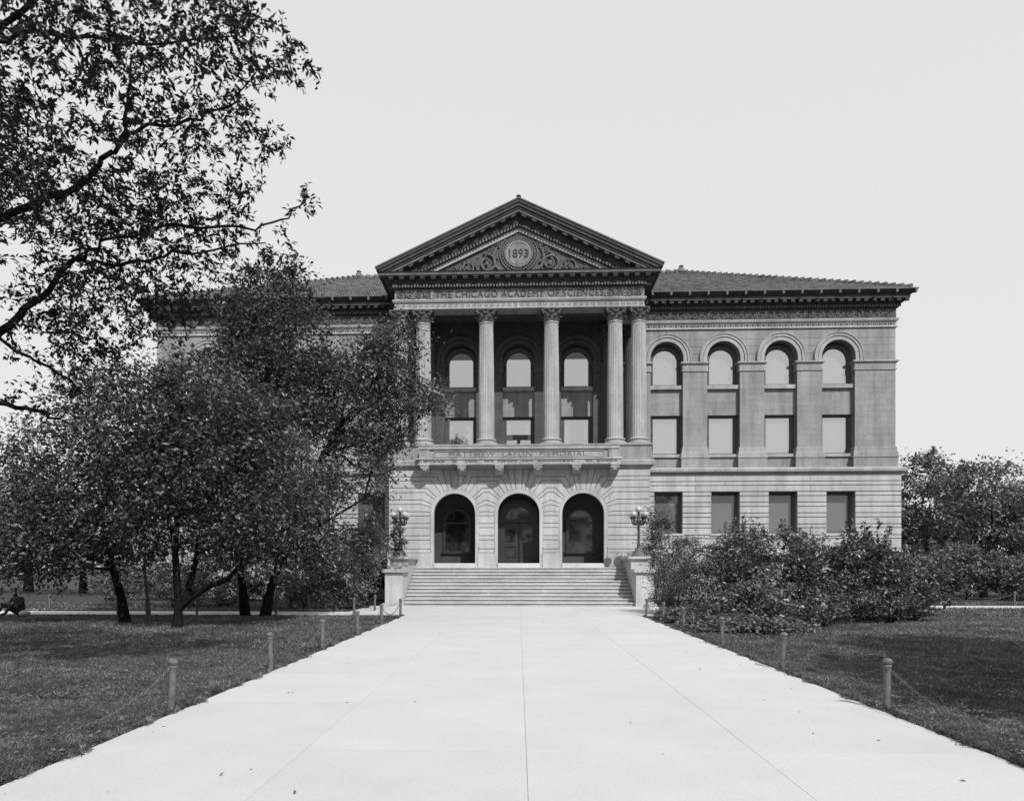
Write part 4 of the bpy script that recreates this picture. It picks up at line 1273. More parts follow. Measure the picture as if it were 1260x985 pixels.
# ================================================================== POSTS AND CHAINS
pm = MB(); pm.lathe([(.042, -.05), (.042, .50), (.052, .505), (.052, .53), (.038, .54)], 0, 0, 12)
pc = MB(); pc.lathe([(.03, .535), (.056, .55), (.062, .575), (.048, .60), (.02, .612)], 0, 0, 12)
def make_post(x, y, label, tilt=0):
    global POST
    if POST is None:
        POST = thing('chain_post', label, 'post', (x, y, 0), 'iron posts with chains along the paths')
        part('shaft', pm, M['post'], POST, 40); part('cap', pc, M['post'], POST, 40); o = POST
    else: o = copy_tree(POST)
    o.location = (x, y, 0); o['label'] = label; o.rotation_euler = (R(tilt), R(tilt*.7), random.random())
    return o
POST = None
lp = [(-4.12, 8.52), (-4.12, 12.0), (-4.05, 14.95), (-4.02, 18.1), (-4.03, 21.4), (-4.07, 25.05)]
rp = [(4.40, 8.93), (4.40, 12.42), (4.43, 16.1), (4.47, 20.0), (4.48, 22.9), (4.40, 25.5)]
ordn = ['nearest', 'second', 'third', 'fourth', 'fifth', 'last']
for i, (x, y) in enumerate(lp): make_post(x, y, f'{ordn[i]} grey chain post along the left edge of the walk', random.uniform(-3, 3))
for i, (x, y) in enumerate(rp): make_post(x, y, f'{ordn[i]} grey chain post along the right edge of the walk', random.uniform(-3, 3))
fl = [(-5.8, 25.55), (-8.57, 25.55), (-11.42, 25.55), (-14.3, 25.55)]
fr_ = [(-5.6, 28.3), (-8.2, 28.3), (-11.0, 28.3), (-18.6, 28.3)]
rr_ = [(18.8, 33.4), (22.0, 33.4), (25.2, 33.4)]
for i, (x, y) in enumerate(fl): make_post(x, y, ['first', 'second', 'third', 'fourth'][i]+' small post from the walk on the near side of the left footpath', 1)
for i, (x, y) in enumerate(fr_): make_post(x, y, ['first', 'second', 'third', 'farthest'][i]+' small post from the stair on the far side of the left footpath', 1)
for i, (x, y) in enumerate(rr_): make_post(x, y, ['first', 'second', 'third'][i]+' post from the building on the path at right rear', 1)
def chain(a, b, label, sag=.33):
    L = math.hypot(b[0]-a[0], b[1]-a[1]); n = int(L/.062); m = MB()
    def pt(t): return Vector((a[0]+(b[0]-a[0])*t, a[1]+(b[1]-a[1])*t, .515-sag*(1-(2*t-1)**2)))
    for i in range(n):
        p, q = pt(i/n), pt((i+1)/n); c = (p+q)/2; d = (q-p).normalized()
        s = d.cross(Vector((0, 0, 1))).normalized() if i % 2 else d.orthogonal().normalized()
        if i % 2 == 0: s = d.cross(d.cross(Vector((0, 0, 1)))).normalized()
        l, w = .038, .0145
        m.tube([c-d*l, c-d*l*.5+s*w, c+d*l*.5+s*w, c+d*l, c+d*l*.5-s*w, c-d*l*.5-s*w, c-d*l], .0042, 3, False)
    tag(m.build('barrier_chain', M['chain'], None, 0, None, False), label, 'chain', 'sagging chains between posts')
nm = ['nearest and second', 'second and third', 'third and fourth', 'fourth and fifth', 'fifth and last']
for i in range(5):
    chain(lp[i], lp[i+1], f'chain hanging between the {nm[i]} posts left of the walk')
    chain(rp[i], rp[i+1], f'chain hanging between the {nm[i]} posts right of the walk')
chain((-4.12, 5.1), lp[0], 'chain running out of the picture from the nearest left post')
chain((4.38, 5.4), rp[0], 'chain running out of the picture from the nearest right post')
chain(lp[5], fl[0], 'chain from the last left post to the left footpath', .25)
n2 = ['first and second', 'second and third', 'third and fourth']
for i in range(3): chain(fl[i], fl[i+1], f'chain between the {n2[i]} posts on the near side of the left footpath')
for i in range(2): chain(fr_[i], fr_[i+1], f'chain between the {n2[i]} posts on the far side of the left footpath')
for i in range(2): chain(rr_[i], rr_[i+1], f'chain between the {n2[i]} posts of the right rear path')

# ================================================================== TREES
T1 = [(-12.9,21.5,4.1,1.79,1.45,1.43,1),(-13.8,21,2.6,1.40,1.05,.93,1),(-11.7,21.5,2.7,1.43,1.10,1.0,1),(-12.7,22,5.9,1.59,1.38,1.47,1),(-15.0,22,5.1,1.34,1.16,1.22,.8),(-15.2,22,3.2,1.2,1.1,1.0,.9),(-14.2,22,1.9,1.5,1.1,.7,.8),(-15.8,22.5,2.2,1.3,1.1,.9,.8),(-11.5,22,4.2,1.2,1.2,1.2,1),(-13.4,22.3,7.0,1.2,1.1,.9,.7)]
T2 = [(-9.0,20,4.8,1.78,1.50,1.56,1),(-9.7,19.5,3.1,1.30,.99,.85,.9),(-7.8,20,3.2,1.33,1.05,.95,1),(-9.0,21,6.6,1.63,1.26,1.17,1),(-7.1,20.5,4.2,1.25,1.18,1.37,1),(-10.4,20,5.3,1.33,1.20,1.33,1),(-10.3,19.8,3.6,1.2,1,1,.9),(-8.4,20,2.4,.8,.8,.5,.6),(-7.4,20.5,5.6,1.2,1.1,1.1,.9),(-7.6,19.9,2.1,.85,.7,.6,1.1),(-10.8,20.6,6.8,1.1,1.1,1,.8)]
T3 = [(-8.7,26,11.6,1.30,1.17,1.15,1),(-8.6,26,9.5,2.0,1.72,1.73,1),(-9.7,25.5,7.9,1.98,1.66,1.70,1),(-7.4,26,8.0,1.6,1.56,1.6,1),(-9.6,26,10.4,1.16,1.04,1.16,1),(-11.2,25.5,6.4,1.7,1.5,1.5,1)]
T4 = [(-5.9,27,8.9,1.40,1.19,1.1,1.3),(-4.55,27,9.7,.85,.84,1.0,1.5),(-4.2,27,7.9,1.25,.99,.85,1.5),(-4.9,27,6.6,.9,.8,.6,1.2),(-6.2,26.5,6.9,1.5,1.19,.95,1),(-7.8,26,5.7,1.73,1.56,1.7,1),(-8.4,25,3.0,1.53,1.25,1.1,1),(-7.2,25.4,2.6,1.1,1.0,.8,1),(-5.4,27,5.2,.72,.95,1.2,.9),(-3.15,27,7.8,.75,.5,.4,1.2),(-9.8,25,3.6,1.3,1.1,1.1,1),(-7.2,26,4.2,1.2,1.1,.9,.9),(-9.6,25.6,5.4,1.4,1.2,1.2,1),(-7.6,25.3,3.9,1.0,1,.9,1),(-9.3,24.8,2.3,.9,.8,.6,.9),(-7.6,25,2.2,1.0,.8,.6,.9),(-10.6,25,3.0,1.1,.9,.9,.9)]
make_tree('shade_tree', 'small dark-leaved tree with a leaning black trunk, farthest left of the trunks on the lawn', (-12.07, 22, 0), T1,
          [(-12.07, 22, -.05), (-12.2, 22, .8), (-12.45, 22, 1.6), (-12.75, 21.9, 2.6), (-12.9, 21.8, 3.6)], 0.14, 640, .14, .5, M['leaf_mid'], M['bark'], fork=2, group=None, clump=.36)
make_tree('shade_tree', 'forked dark tree nearest the camera on the left lawn, a low limb reaching right', (-9.64, 20.3, 0), T2,
          [(-9.64, 20.3, -.05), (-9.6, 20.3, .5), (-9.62, 20.25, 1.3), (-9.66, 20.2, 2.3), (-9.55, 20.2, 3.4), (-9.3, 20.1, 4.4)], .125, 640, .14, .5, M['leaf_mid'], M['bark'], fork=2, clump=.36,
          extra=[([(-9.6, 20.3, .5), (-9.2, 20.25, .85), (-8.7, 20.2, 1.15), (-8.1, 20.1, 1.35), (-7.7, 20.0, 1.8), (-7.45, 19.95, 2.5)], .12, .03), ([(-9.4, 20.27, .75), (-9.25, 20.3, 1.3), (-9.1, 20.3, 1.9), (-8.95, 20.2, 2.9), (-8.9, 20.1, 4.0)], .10, .04)])
make_tree('shade_tree', 'tall narrow dark tree whose top rises above the roof left of the porch', (-9.6, 25.1, 0), T3,
          [(-9.5, 25.1, -.05), (-9.6, 25.1, 1.0), (-9.8, 25.2, 2.2), (-9.6, 25.4, 4.0), (-9.2, 25.7, 6.5), (-8.9, 25.9, 9.0)], .145, 700, .145, .5, M['leaf_mid'], M['bark'], fork=3, clump=.34)
make_tree('shade_tree', 'right-leaning dark tree on the left lawn with boughs reaching across the porch columns', (-8.84, 25.2, 0), T4,
          [(-8.84, 25.2, -.05), (-8.7, 25.25, .8), (-8.35, 25.4, 2.0), (-7.8, 25.7, 3.8), (-7.0, 26.1, 5.8), (-6.2, 26.6, 7.4)], .16, 640, .145, .5, M['leaf_bough'], M['bark'], fork=3, droop=.5, clump=.34)
make_tree('sapling', 'thin pale double stem behind the farthest left tree trunk', (-11.9, 22.9, 0), [(-11.9, 22.9, 2.4, .8, .6, .7, .8)],
          [(-11.8, 22.9, -.05), (-11.85, 22.9, .8), (-11.95, 22.9, 1.8)], .07, 500, .12, .5, M['leaf_light'], M['bark_grey'])
# the near tree that overhangs the picture from the left
FT = [(-5.3,8,7.5,.98,.8,.8,1),(-4.2,8.5,7.8,1.04,.81,.76,1.2),(-3.3,9,8.2,.62,.6,.6,1.4),(-2.75,9,8.0,.3,.35,.35,1.6),(-5.3,9,6.8,1.2,.95,.9,.75),(-4.2,9.5,7.2,.95,.76,.74,.75),(-3.55,9.5,7.5,.4,.43,.42,.9),
      (-6.2,9.5,5.7,.84,.67,.63,.75),(-5.2,10,6.1,1.0,.7,.56,.8),(-3.9,10,6.2,.72,.55,.42,.9),(-2.95,10,6.65,.22,.25,.40,2.2),(-3.4,9.6,7.3,.35,.35,.3,1.2),(-3.3,10,5.95,.42,.35,.3,1.1),(-5.6,8,6.3,.53,.56,.71,1.5),
      (-5.0,10,5.2,.62,.5,.4,1.2),(-5.8,10,4.7,.52,.5,.5,.9),(-6.5,10,4.2,.6,.5,.4,.6),(-5.6,9.6,5.2,1.0,.7,.6,1.6),(-4.7,10,5.5,.8,.6,.5,1.6),(-6.4,9.8,4.9,.8,.6,.5,1.5),(-4.4,9.8,6.5,.9,.6,.5,1.4),(-5.2,9.2,6.3,1.0,.8,.5,1.2),(-7.5,9,7.5,1.2,1.2,1.2,.8),(-8.5,9,6,1.3,1.3,1.2,.7),(-9.5,9,9,1.6,1.6,1.5,.7),(-6.5,8.5,9.5,1.6,1.4,1.2,.8),(-4.6,9,9.4,1.1,1.1,.7,1.0),(-8.5,11.5,8,1.4,1.3,1.2,.7)]
limbs = [([(-9.4,9.3,2.6),(-7.59,9.5,4.17),(-6.92,9.5,4.83),(-6.4,9.5,5.23),(-5.88,9.5,5.78),(-5.55,9.5,5.99),(-4.65,9.5,6.22)], .075, .010),
         ([(-5.88,9.5,5.78),(-5.7,9.6,5.79),(-5.09,9.6,5.76),(-4.62,9.6,5.89),(-3.86,9.6,5.95),(-3.4,9.7,6.05)], .03, .008),
         ([(-9.45,9.2,3.8),(-7.35,9.2,5.89),(-6.2,9.2,6.42),(-5.65,9.2,6.63),(-5.33,9.2,6.94),(-5.1,9.2,7.2),(-4.74,9.2,7.37),(-4.11,9.2,7.4),(-3.57,9.2,7.64),(-3.3,9.1,7.95)], .055, .008),
         ([(-5.1,9.2,7.2),(-5.0,9.2,7.6),(-4.9,9.1,8.2)], .03, .012),
         ([(-9.3,9.7,2.2),(-7.76,10,4.07),(-7.29,10,3.99),(-6.82,10,3.91),(-6.41,10,3.77)], .055, .02),
         ([(-9.3,9.6,3.0),(-7.64,10,5.21),(-7.17,10,4.81),(-6.58,10,4.51),(-6.0,10,4.05)], .04, .012),
         ([(-9.2,9.1,6.0),(-8.0,9.0,7.2),(-6.8,8.8,8.2),(-5.4,8.7,8.8),(-4.4,8.9,9.2)], .07, .015),
         ([(-6.8,8.8,8.2),(-5.6,8.3,7.9),(-4.4,8.5,7.9),(-3.5,8.9,8.25)], .03, .008),
         ([(-4.65,9.5,6.22),(-4.2,9.6,6.25),(-3.6,9.8,6.3),(-3.15,10,6.5),(-2.95,10,6.85)], .022, .008)]
def grown_tree(name, label, base, lobes, trunk, r0, limbs, targets, per_twig, leafsz, aspect, lm, bm):
    """every twig starts on the nearest branch already grown; leaves sit along the twigs"""
    t = thing(name, label, 'tree', base); t['_abs'] = 1
    mb = MB(); n = len(trunk)
    mb.tube(trunk, [r0*1.35]+[r0*(1-.45*i/(n-1)) for i in range(1, n)], 9)
    part('trunk', mb, bm, t, 50)
    lb = MB(); nodes = []; nrad = []
    limbs = limbs+[(trunk[1:], .10, .05)]
    for pts, ra, rb in limbs:
        m = len(pts)
        # resample the limb with a slight wander so that it is not made of straight runs
        fine = []; rad = []
        for k in range(m-1):
            for q in range(4):
                u = q/4; p = np.array(pts[k])*(1-u)+np.array(pts[k+1])*u
                fine.append(p+(rng.normal(size=3)*.025 if (k or q) else 0)); rad.append(ra+(rb-ra)*(k+u)/(m-1))
        fine.append(np.array(pts[-1])); rad.append(rb)
        lb.tube(fine, rad, 6)
        for p, r in zip(fine, rad): nodes.append(p); nrad.append(r)
    vol = np.array([l[3]*l[4]*l[5]*l[6] for l in lobes]); cnt = rng.multinomial(targets, vol/vol.sum())
    T = []
    for l, c in zip(lobes, cnt):
        u = rng.normal(size=(c, 3)); u /= np.linalg.norm(u, axis=1, keepdims=True)
        T.append(np.array(l[:3])+u*(rng.uniform(0, 1, c)**.42)[:, None]*np.array(l[3:6])*1.08)
    T = np.concatenate(T); N = np.array(nodes); nrad = list(nrad)
    dmin = np.min(np.linalg.norm(T[:, None]-N[None], axis=2), axis=1)
    P = []; D = []
    N = [p for p in N]
    for ti in np.argsort(dmin):
        a = np.array(N); d = np.linalg.norm(a-T[ti], axis=1)+rng.uniform(0, .12, len(a)); k = int(np.argmin(d)); p0 = a[k]; p1 = T[ti]
        v = p1-p0; ln = np.linalg.norm(v)
        if ln < .08: continue
        side = np.cross(v, rng.normal(size=3)); side /= np.linalg.norm(side)+1e-9
        r = min(nrad[k]*.6, .004+.012*ln); segs = 4; bow = ln*rng.uniform(.05, .2); pts = []
        for q in range(segs+1):
            u = q/segs; pts.append(p0+v*u+side*bow*math.sin(PI*u)+np.array([0, 0, -.10*ln*u*u]))
        lb.tube(pts, [max(.0022, r*(1-.65*q/segs)) for q in range(segs+1)], 4, False)
        for q in (2, 3, 4): N.append(pts[q]); nrad.append(max(.004, r*(1-.65*q/segs)))
        c = rng.poisson(per_twig*min(1.6, .5+ln))
        for q in range(c):
            u = rng.uniform(.15, 1.05); f = min(u, .999)*segs; b = int(f); f -= b
            pp = pts[b]*(1-f)+pts[b+1]*f; P.append(pp+rng.normal(size=3)*.022)
            dd = v/ln*.7+rng.normal(size=3)*.55; dd[2] -= .45; D.append(dd/np.linalg.norm(dd))
    part('branches', lb, bm, t, 50)
    V, F = leaf_arrays(np.array(P), leafsz, aspect, .2, .3, np.array(D))
    link('crown', np_mesh('crown', V, F, lm), t)
    return t
grown_tree('overhanging_tree', 'sparse near tree whose long-leaved branches hang across the upper left sky', (-9.6, 9, 0), FT,
          [(-9.6, 9, -.05), (-9.55, 9.05, 1.2), (-9.45, 9.15, 2.6), (-9.4, 9.2, 4.0), (-9.2, 9.1, 6.0), (-8.9, 9.0, 8.0)], .24, limbs, 6200, 14, .080, .42, M['leaf_near'], M['bark'])

# trees standing right of and behind the camera: they shade the right lawn and show in the glass
def plain_tree(x, y, h, r, label, dens=150, seed=0, lm='leaf_far'):
    lobes = [(x, y, h*.72, r*.75, r*.75, h*.26, 1)]
    for k in range(5):
        a = 2*PI*k/5+seed; lobes.append((x+math.cos(a)*r*.6, y+math.sin(a)*r*.6, h*(.5+.1*math.sin(k*2.1+seed)), r*.55, r*.55, h*.2, 1))
    return make_tree('park_tree', label, (x, y, 0), lobes, [(x, y, -.05), (x+.1, y, h*.15), (x, y+.1, h*.3), (x+.1, y, h*.5)], .028*h, dens, .24, .55, M[lm], M['bark'], clump=.45, shell=.45, fork=1, tw=4, group='park trees around the museum')
plain_tree(10.6, 5.4, 9.2, 2.7, 'leafy park tree standing right of the walk beside the camera', 330, .3)
plain_tree(12.6, 9.6, 9.0, 2.5, 'second leafy park tree on the right lawn beyond the picture', 300, 1.3)
plain_tree(11.5, 1.0, 9.0, 2.6, 'slender park tree right of the walk just behind the camera', 200, 2.0)
plain_tree(-8.6, 0.2, 10.5, 3.4, 'airy park tree left of the walk just behind the camera', 130, .7)
plain_tree(-13.5, 4.5, 10, 3.2, 'airy park tree on the left lawn beyond the picture', 150, 1.9)
plain_tree(-7.5, -17, 11, 4.0, 'park tree across the walk behind the camera, left', 60, .9)
plain_tree(5.5, -19, 11, 4.2, 'park tree across the walk behind the camera, right', 60, 2.2)
plain_tree(-1.0, -26, 13, 5.0, 'large park tree straight behind the camera', 40, .4)
plain_tree(15.5, -16, 12, 4.2, 'park tree behind the camera, far right', 100, 2.9)

# background trees
RT1 = [(26.4,48,5.7,2.4,2.57,3.31,1),(25.5,46,2.5,2.3,1.73,1.53,1),(24.6,47,4.2,1.6,1.6,1.6,1)]
make_tree('background_tree', 'dark dense tree directly beside the right corner of the building', (26, 48, 0), RT1, [(26, 48, 0), (26, 48, 1.5), (26.2, 48, 3.5)], .2, 330, .24, .55, M['leaf_far'], M['bark'], clump=.4)
RT2 = [(26.2,42,6.1,2.2,2.06,1.9,.55),(26.8,42,4.4,2.1,1.79,1.4,.5),(25.0,42,5.0,1.4,1.4,1.3,.5),(28.3,42,5.5,1.3,1.3,1.3,.5)]
bx = [([(25.9,41.9,2.4),(25.4,41.9,3.4),(24.9,41.8,4.2),(24.3,41.8,5.0)], .10, .03), ([(25.9,41.9,2.4),(26.4,41.9,3.6),(27.1,41.8,4.6),(27.6,41.8,5.6)], .10, .03), ([(25.4,41.9,3.4),(25.6,41.8,4.6),(25.5,41.8,6.2)], .06, .02), ([(26.4,41.9,3.6),(26.3,41.8,5.0),(26.6,41.8,6.6)], .06, .02)]
make_tree('background_tree', 'open-branched tree with a forked dark trunk at the right edge', (25.95, 42, 0), RT2, [(26.0, 42, 0), (25.95, 41.95, 1.2), (25.9, 41.9, 2.4)], .17, 330, .22, .5, M['leaf_far'], M['bark'], clump=.4, extra=bx, limb_r=.3)
make_tree('background_tree', 'dark tree cut by the right edge of the picture', (30.6, 45, 0), [(30.4,45,4.3,1.9,2.1,2.7,1),(30.9,44,2.2,1.8,1.8,1.6,1)], [(30.6, 45, 0), (30.6, 45, 2), (30.5, 45, 3.5)], .2, 300, .24, .55, M['leaf_far'], M['bark'], clump=.4)
make_tree('background_tree', 'far leafy tree at the left edge seen below the hanging branches', (-33, 48, 0), [(-33.9,48,5.9,4.0,3.2,3.2,1),(-36,48,4,3,3,2.5,1)], [(-33, 48, 0), (-33, 48, 2), (-33.3, 48, 4)], .25, 200, .26, .55, M['leaf_far'], M['bark'], clump=.5)
make_tree('background_tree', 'far leafy tree behind the left end of the museum', (-28, 46, 0), [(-28.1,46,4.0,3.58,2.5,2.4,1),(-25.4,45,4.6,2.4,2.2,2.2,1)], [(-28, 46, 0), (-28, 46, 1.5), (-28, 46, 3)], .22, 200, .26, .55, M['leaf_far'], M['bark'], clump=.5)
make_tree('background_tree', 'very far leafy tree beyond the right footpath', (38, 60, 0), [(38,60,5,4,3,3.4,1),(43,60,4.6,4,3,3.2,1)], [(38, 60, 0), (38, 60, 2), (38, 60, 4)], .25, 150, .3, .55, M['leaf_far'], M['bark'], clump=.5)

# ================================================================== SHRUBS
def shrub(label, lobes, lm, leafsz=.10, aspect=.55, dens=900, shoots=0, stems=6, clump=.18, name='shrub', cat='shrub'):
    x, y = lobes[0][0], lobes[0][1]
    t = thing(name, label, cat, (x, y, 0), 'shrubs before the museum wall'); t['_abs'] = 1
    P, tips, D = crown_points(lobes, dens, clump, .30)
    ms = []
    for c, cc in tips:
        m = MB(); ms.append(m); m.ball((c[0], c[1], -.02), .14, 6, 4, (1, 1, .4))
        for j in range(stems):
            e_ = cc[rng.integers(0, len(cc))]
            m.tube(wobble((c[0]+rng.normal()*.05, c[1]+rng.normal()*.05, -.03), e_, 4, .06), [.022, .018, .014, .01, .006], 4, False)
    ex = []
    for s in range(shoots):
        li_ = rng.integers(0, len(lobes)); c = lobes[li_]; m = ms[li_]
        a = np.array([c[0]+rng.normal()*c[3]*.5, c[1]-c[4]*.3+rng.normal()*.2, c[2]+c[5]*.6]); b_ = a+np.array([rng.normal()*.2, rng.normal()*.15, rng.uniform(.45, .95)])
        w_ = wobble(a, b_, 4, .03); m.tube(w_, [.012, .010, .008, .006, .004], 4, False)
        for k in range(34):
            t_ = rng.uniform(0, 1); ex.append(a+(b_-a)*t_+rng.normal(size=3)*.055*(1.25-t_))
    if ex: P = np.concatenate([P, np.array(ex)])
    P[:, 2] = np.abs(P[:, 2])*(P[:, 2] > 0)+.05*(P[:, 2] <= 0)+.02
    for m in ms: part('stems', m, M['bark'], t)
    V, F = leaf_arrays(P, leafsz, aspect, .1, .6); link('foliage', np_mesh('foliage', V, F, M[lm]), t)
    return t
shrub('fine-leaved shrub beside the right stair pier below the lamp', [(5.75,27,1.3,1.05,1.16,1.25,1),(5.3,26.6,.8,.7,.8,.75,1)], 'leaf_shrub', .085, .4, 1150, 3)
shrub('tall loose bush climbing behind the right lamp standard', [(6.5,33.7,2.7,.6,.7,1.4,1),(5.95,34.0,2.9,.42,.4,.85,1),(6.3,33.9,3.5,.4,.5,.6,1),(7.0,34,1.5,.9,.8,1.4,1),(7.9,34,1.9,.8,.8,1.5,1)], 'leaf_shrub', .11, .45, 800, 8)
shrub('spreading dull shrub second from the stair in the right bed', [(6.4,25,1.1,1.11,1.0,1.11,1),(7.0,25.2,1.75,.9,.9,1.0,1)], 'leaf_shrub', .09, .45, 1150, 4)
shrub('bushy shrub with tall shoots before the second ground floor window', [(7.5,25.3,1.7,1.11,1.06,1.2,1),(8.2,26.5,2.2,.9,.9,.9,1)], 'leaf_shrub', .11, .5, 950, 9)
shrub('broad glossy shrub in the middle of the right bed', [(8.3,24,1.5,1.2,1.14,1.25,1)], 'leaf_shrub', .13, .55, 900, 5)
shrub('low bright-leaved plant spreading at the front of the right bed', [(7.2,22,.75,1.1,.88,.6,1),(6.3,21.6,.55,.8,.7,.45,1)], 'leaf_light', .12, .55, 850, 0)
shrub('dense shrub before the third ground floor window', [(9.6,24.2,1.25,1.2,1.12,1.2,1),(10.0,26,1.9,1.0,1.0,.9,1)], 'leaf_shrub', .11, .5, 1000, 5)
shrub('coarse glossy shrub with tall shoots before the fourth ground floor window', [(10.8,23.6,1.45,1.15,1.12,1.2,1),(11.3,25,1.9,.8,.9,.8,1)], 'leaf_mid', .14, .55, 780, 10)
shrub('rounded light-leaved shrub at the outer end of the right bed', [(11.9,23.6,1.0,1.05,1.0,1.05,1),(12.7,24.2,.8,.75,.8,.8,1)], 'leaf_shrub', .13, .55, 850, 2)
shrub('dark low shrub tucked before the glossy ones in the right bed', [(9.5,22.4,.65,1.1,.8,.6,1),(11.2,22.6,.7,.9,.6,.6,1)], 'leaf_shrub', .10, .5, 1000, 0)
# peony with white flowers
pe = shrub('flowering plant with white blooms at the front of the right bed', [(7.9,20.6,.42,.75,.55,.40,1),(8.7,21.2,.45,.6,.5,.42,1)], 'leaf_mid', .12, .5, 520, 0, name='peony')
for (fx, fy, fz_) in ((7.62, 20.0, .62), (8.28, 20.25, .64), (8.22, 20.6, .80), (7.3, 20.3, .78)):
    m = MB()
    for k in range(16):
        a = rng.uniform(0, 2*PI); q = rng.uniform(.0, .055); m.ball((fx+q*math.cos(a), fy+q*math.sin(a), fz_+rng.uniform(-.02, .03)), .032, 6, 4, (1, 1, .6))
    part('flower', m, M['petal'], pe, 60)
# ground cover
V, F = [], []
gp_ = []
for (gx, gy, gr_, gh, n) in ((5.6,19.6,.75,.32,2600),(6.5,19.3,.7,.36,2400),(7.2,20.0,.6,.32,1700),(5.2,21.0,.5,.35,1500),(6.0,20.6,.9,.4,2600),(5.0,22.6,.5,.4,1500),(5.0,24.2,.5,.35,1300)):
    P = rng.normal(size=(n, 3))*np.array([gr_*.5, gr_*.5, 0])+np.array([gx, gy, 0]); P[:, 2] = rng.uniform(0.02, 1, n)**.6*gh*np.clip(1.15-np.hypot(P[:, 0]-gx, P[:, 1]-gy)/gr_*.5, .2, 1)
    P[:, 0] = np.maximum(P[:, 0], 4.5+rng.uniform(0, .1, n)); gp_.append(P)
V, F = leaf_arrays(np.concatenate(gp_), .095, .7, .0, 1.2)
o = link('ground_cover', np_mesh('ground_cover', V, F, M['leaf_light'])); o['kind'] = 'stuff'
# left bed by the building
shrub('leafy shrub hiding the wall left of the stair', [(-6.9,29.6,1.7,1.45,1.2,1.35,1),(-6.3,30.2,2.6,.8,.9,1.2,1)], 'leaf_sunny', .13, .5, 950, 3)
shrub('second leafy shrub from the stair in the left bed', [(-8.6,29.4,1.4,1.3,1.1,1.1,1)], 'leaf_sunny', .12, .5, 950, 2)
shrub('low grassy shrub at the foot of the left wall', [(-7.4,29.0,.35,1.2,.5,.35,1),(-9.2,29.2,.35,1.0,.5,.3,1)], 'leaf_mid', .12, .25, 600, 0)
shrub('pale shrub beyond the left footpath behind the leaning tree', [(-14.6,30.5,.9,1.6,1.1,.9,1),(-12.6,31,.7,1.2,1,.7,1)], 'leaf_light', .14, .5, 420, 0)
shrub('pale spreading shrub at the far left beyond the footpath', [(-17.5,31.5,1.0,1.5,1.1,.9,1)], 'leaf_light', .14, .5, 420, 0)
shrub('dark shrub row end under the left wing', [(-17,37,1.5,2.2,1.0,1.6,1),(-14.0,37,1.4,1.8,1.0,1.5,1)], 'leaf_dark', .16, .5, 520, 0)
shrub('dark bushes along the left wing seen between the forked trunk and the leaning trunks', [(-11.2,36.8,1.6,1.7,1.0,1.7,1),(-9.0,36.9,1.9,1.6,1.0,1.9,1)], 'leaf_dark', .16, .5, 520, 0)
shrub('dark bush in the corner between the left wing and the entrance storey', [(-7.4,36.8,1.8,1.0,1.0,1.8,1),(-20,37,1.3,1.8,1.0,1.4,1)], 'leaf_dark', .16, .5, 520, 0)
shrub('rounded dark shrub beyond the right footpath beside the building', [(23.2,39,1.5,1.8,1.4,1.4,1),(21.2,38,1.4,1.4,1.2,1.3,1)], 'leaf_far', .16, .5, 650, 0)
shrub('dark low shrub beyond the right footpath at the picture edge', [(25.6,38.5,1.3,1.9,1.4,1.3,1),(28.4,39,1.4,2.0,1.4,1.4,1)], 'leaf_far', .16, .5, 650, 0)
shrub('mass of bushes behind the open-branched tree at right', [(24,43.5,1.6,2.4,1.2,1.6,1),(28.5,43.5,1.7,2.6,1.2,1.7,1),(32.5,43,1.7,2.4,1.2,1.7,1)], 'leaf_far', .2, .5, 420, 0)
shrub('leafy shrub at the right corner of the building', [(18.6,36.0,1.4,1.2,.9,1.3,1),(17.2,36.4,1.2,1.0,.9,1.2,1)], 'leaf_far', .15, .5, 700, 0)
vine = shrub('leafy vine twining up the left lamp standard', [(-5.5,33.35,2.75,.33,.3,.42,1.2),(-5.72,33.4,2.3,.4,.3,.25,1),(-5.6,33.3,3.5,.22,.22,.55,1.2),(-5.15,33.3,2.65,.25,.2,.2,1),(-5.5,33.25,3.1,.26,.22,.5,1)], 'leaf_sunny', .12, .55, 1100, 0, 3, .1, 'climbing_vine', 'vine')

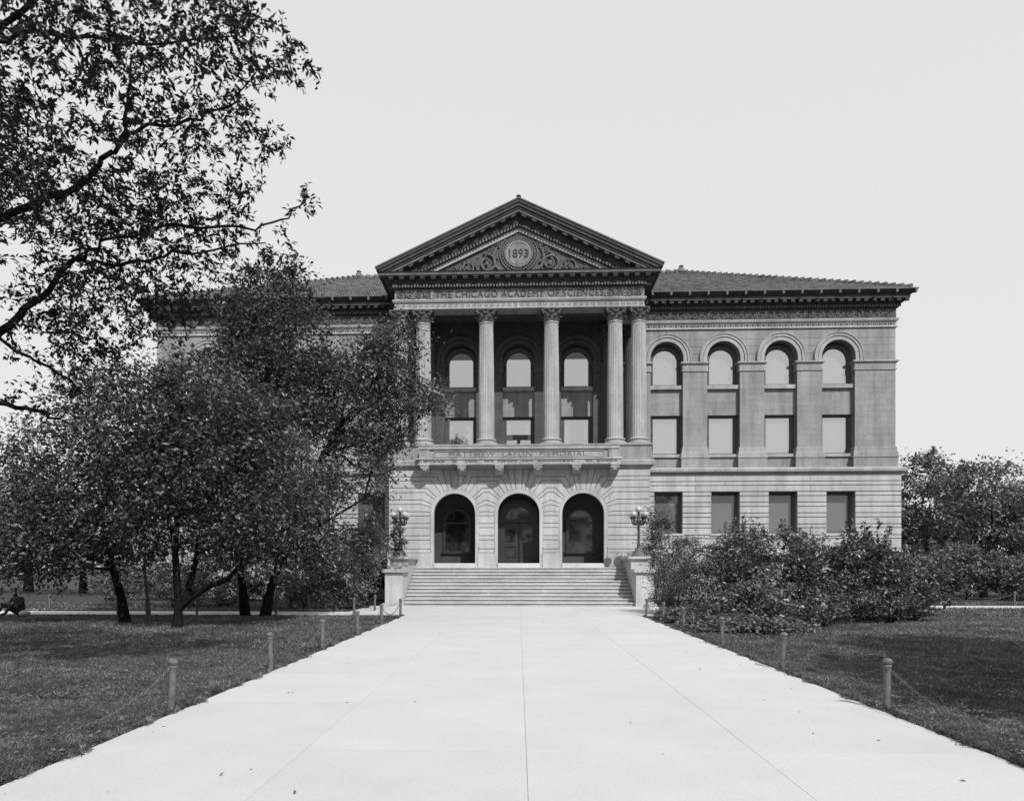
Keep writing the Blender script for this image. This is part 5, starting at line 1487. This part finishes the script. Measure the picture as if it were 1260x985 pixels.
# ================================================================== PERSON ON THE LAWN
def person():
    t = thing('person', 'seated person in dark clothes on the grass at the far left by the footpath', 'person', (-17.4, 24.9, 0))
    me = bpy.data.meshes.new('body'); v = []; ed = []; rd = []
    def nd(p, r, par=None):
        v.append(p); rd.append(r)
        if par is not None: ed.append((par, len(v)-1))
        return len(v)-1
    pel = nd((0, 0, .13), .15); sp = nd((-.03, -.02, .36), .15, pel); ch = nd((-.07, -.06, .54), .16, sp); nk = nd((-.10, -.10, .68), .06, ch)
    hd = nd((-.12, -.13, .76), .085, nk); nd((-.13, -.14, .87), .08, hd)
    for s in (-1, 1):
        hp = nd((s*.10, -.04, .12), .105, pel); kn = nd((s*.16-.25, -.32, .40), .075, hp); an = nd((s*.13-.36, -.48, .08), .05, kn); nd((s*.13-.44, -.60, .05), .04, an)
        sh = nd((s*.18-.07, -.05, .58), .07, ch); el = nd((s*.25-.15, -.18, .38), .05, sh); wr = nd((s*.12-.28, -.34, .42), .035, el)
        pm_ = nd((s*.08-.33, -.39, .43), .03, wr)
        for q in range(4): nd((s*.08-.38+.0*q, -.42-.012*q, .445-.02*q), .010, pm_)
        nd((s*.05-.33, -.40, .47), .011, pm_)
    me.from_pydata(v, ed, []); o = bpy.data.objects.new('body', me); C.objects.link(o); o.parent = t
    sk = o.modifiers.new('skin', 'SKIN')
    for i, r in enumerate(rd): me.skin_vertices[0].data[i].radius = (r, r)
    me.skin_vertices[0].data[0].use_root = True
    sb = o.modifiers.new('smooth', 'SUBSURF'); sb.levels = 1; sb.render_levels = 1
    me.materials.append(M['cloth'])
    m = MB(); m.ball((-.135, -.15, .84), .092, 10, 7, (.9, .95, 1.15)); m.ball((-.175, -.235, .83), .018, 6, 4); part('head', m, M['skin'], t, 60)
    m = MB(); m.lathe([(.17, .885), (.175, .895), (.10, .90), (.10, .97), (.04, .985)], -.13, -.14, 14); part('hat', m, M['cloth'], t, 40)
    m = MB(); m.ball((.35, -.3, .10), .14, 10, 6, (1.5, 1, .7)); part('bundle', m, M['pale_cloth'], t, 60)
    return t
person()
for o in C.objects:
    if '_abs' in o: del o['_abs']
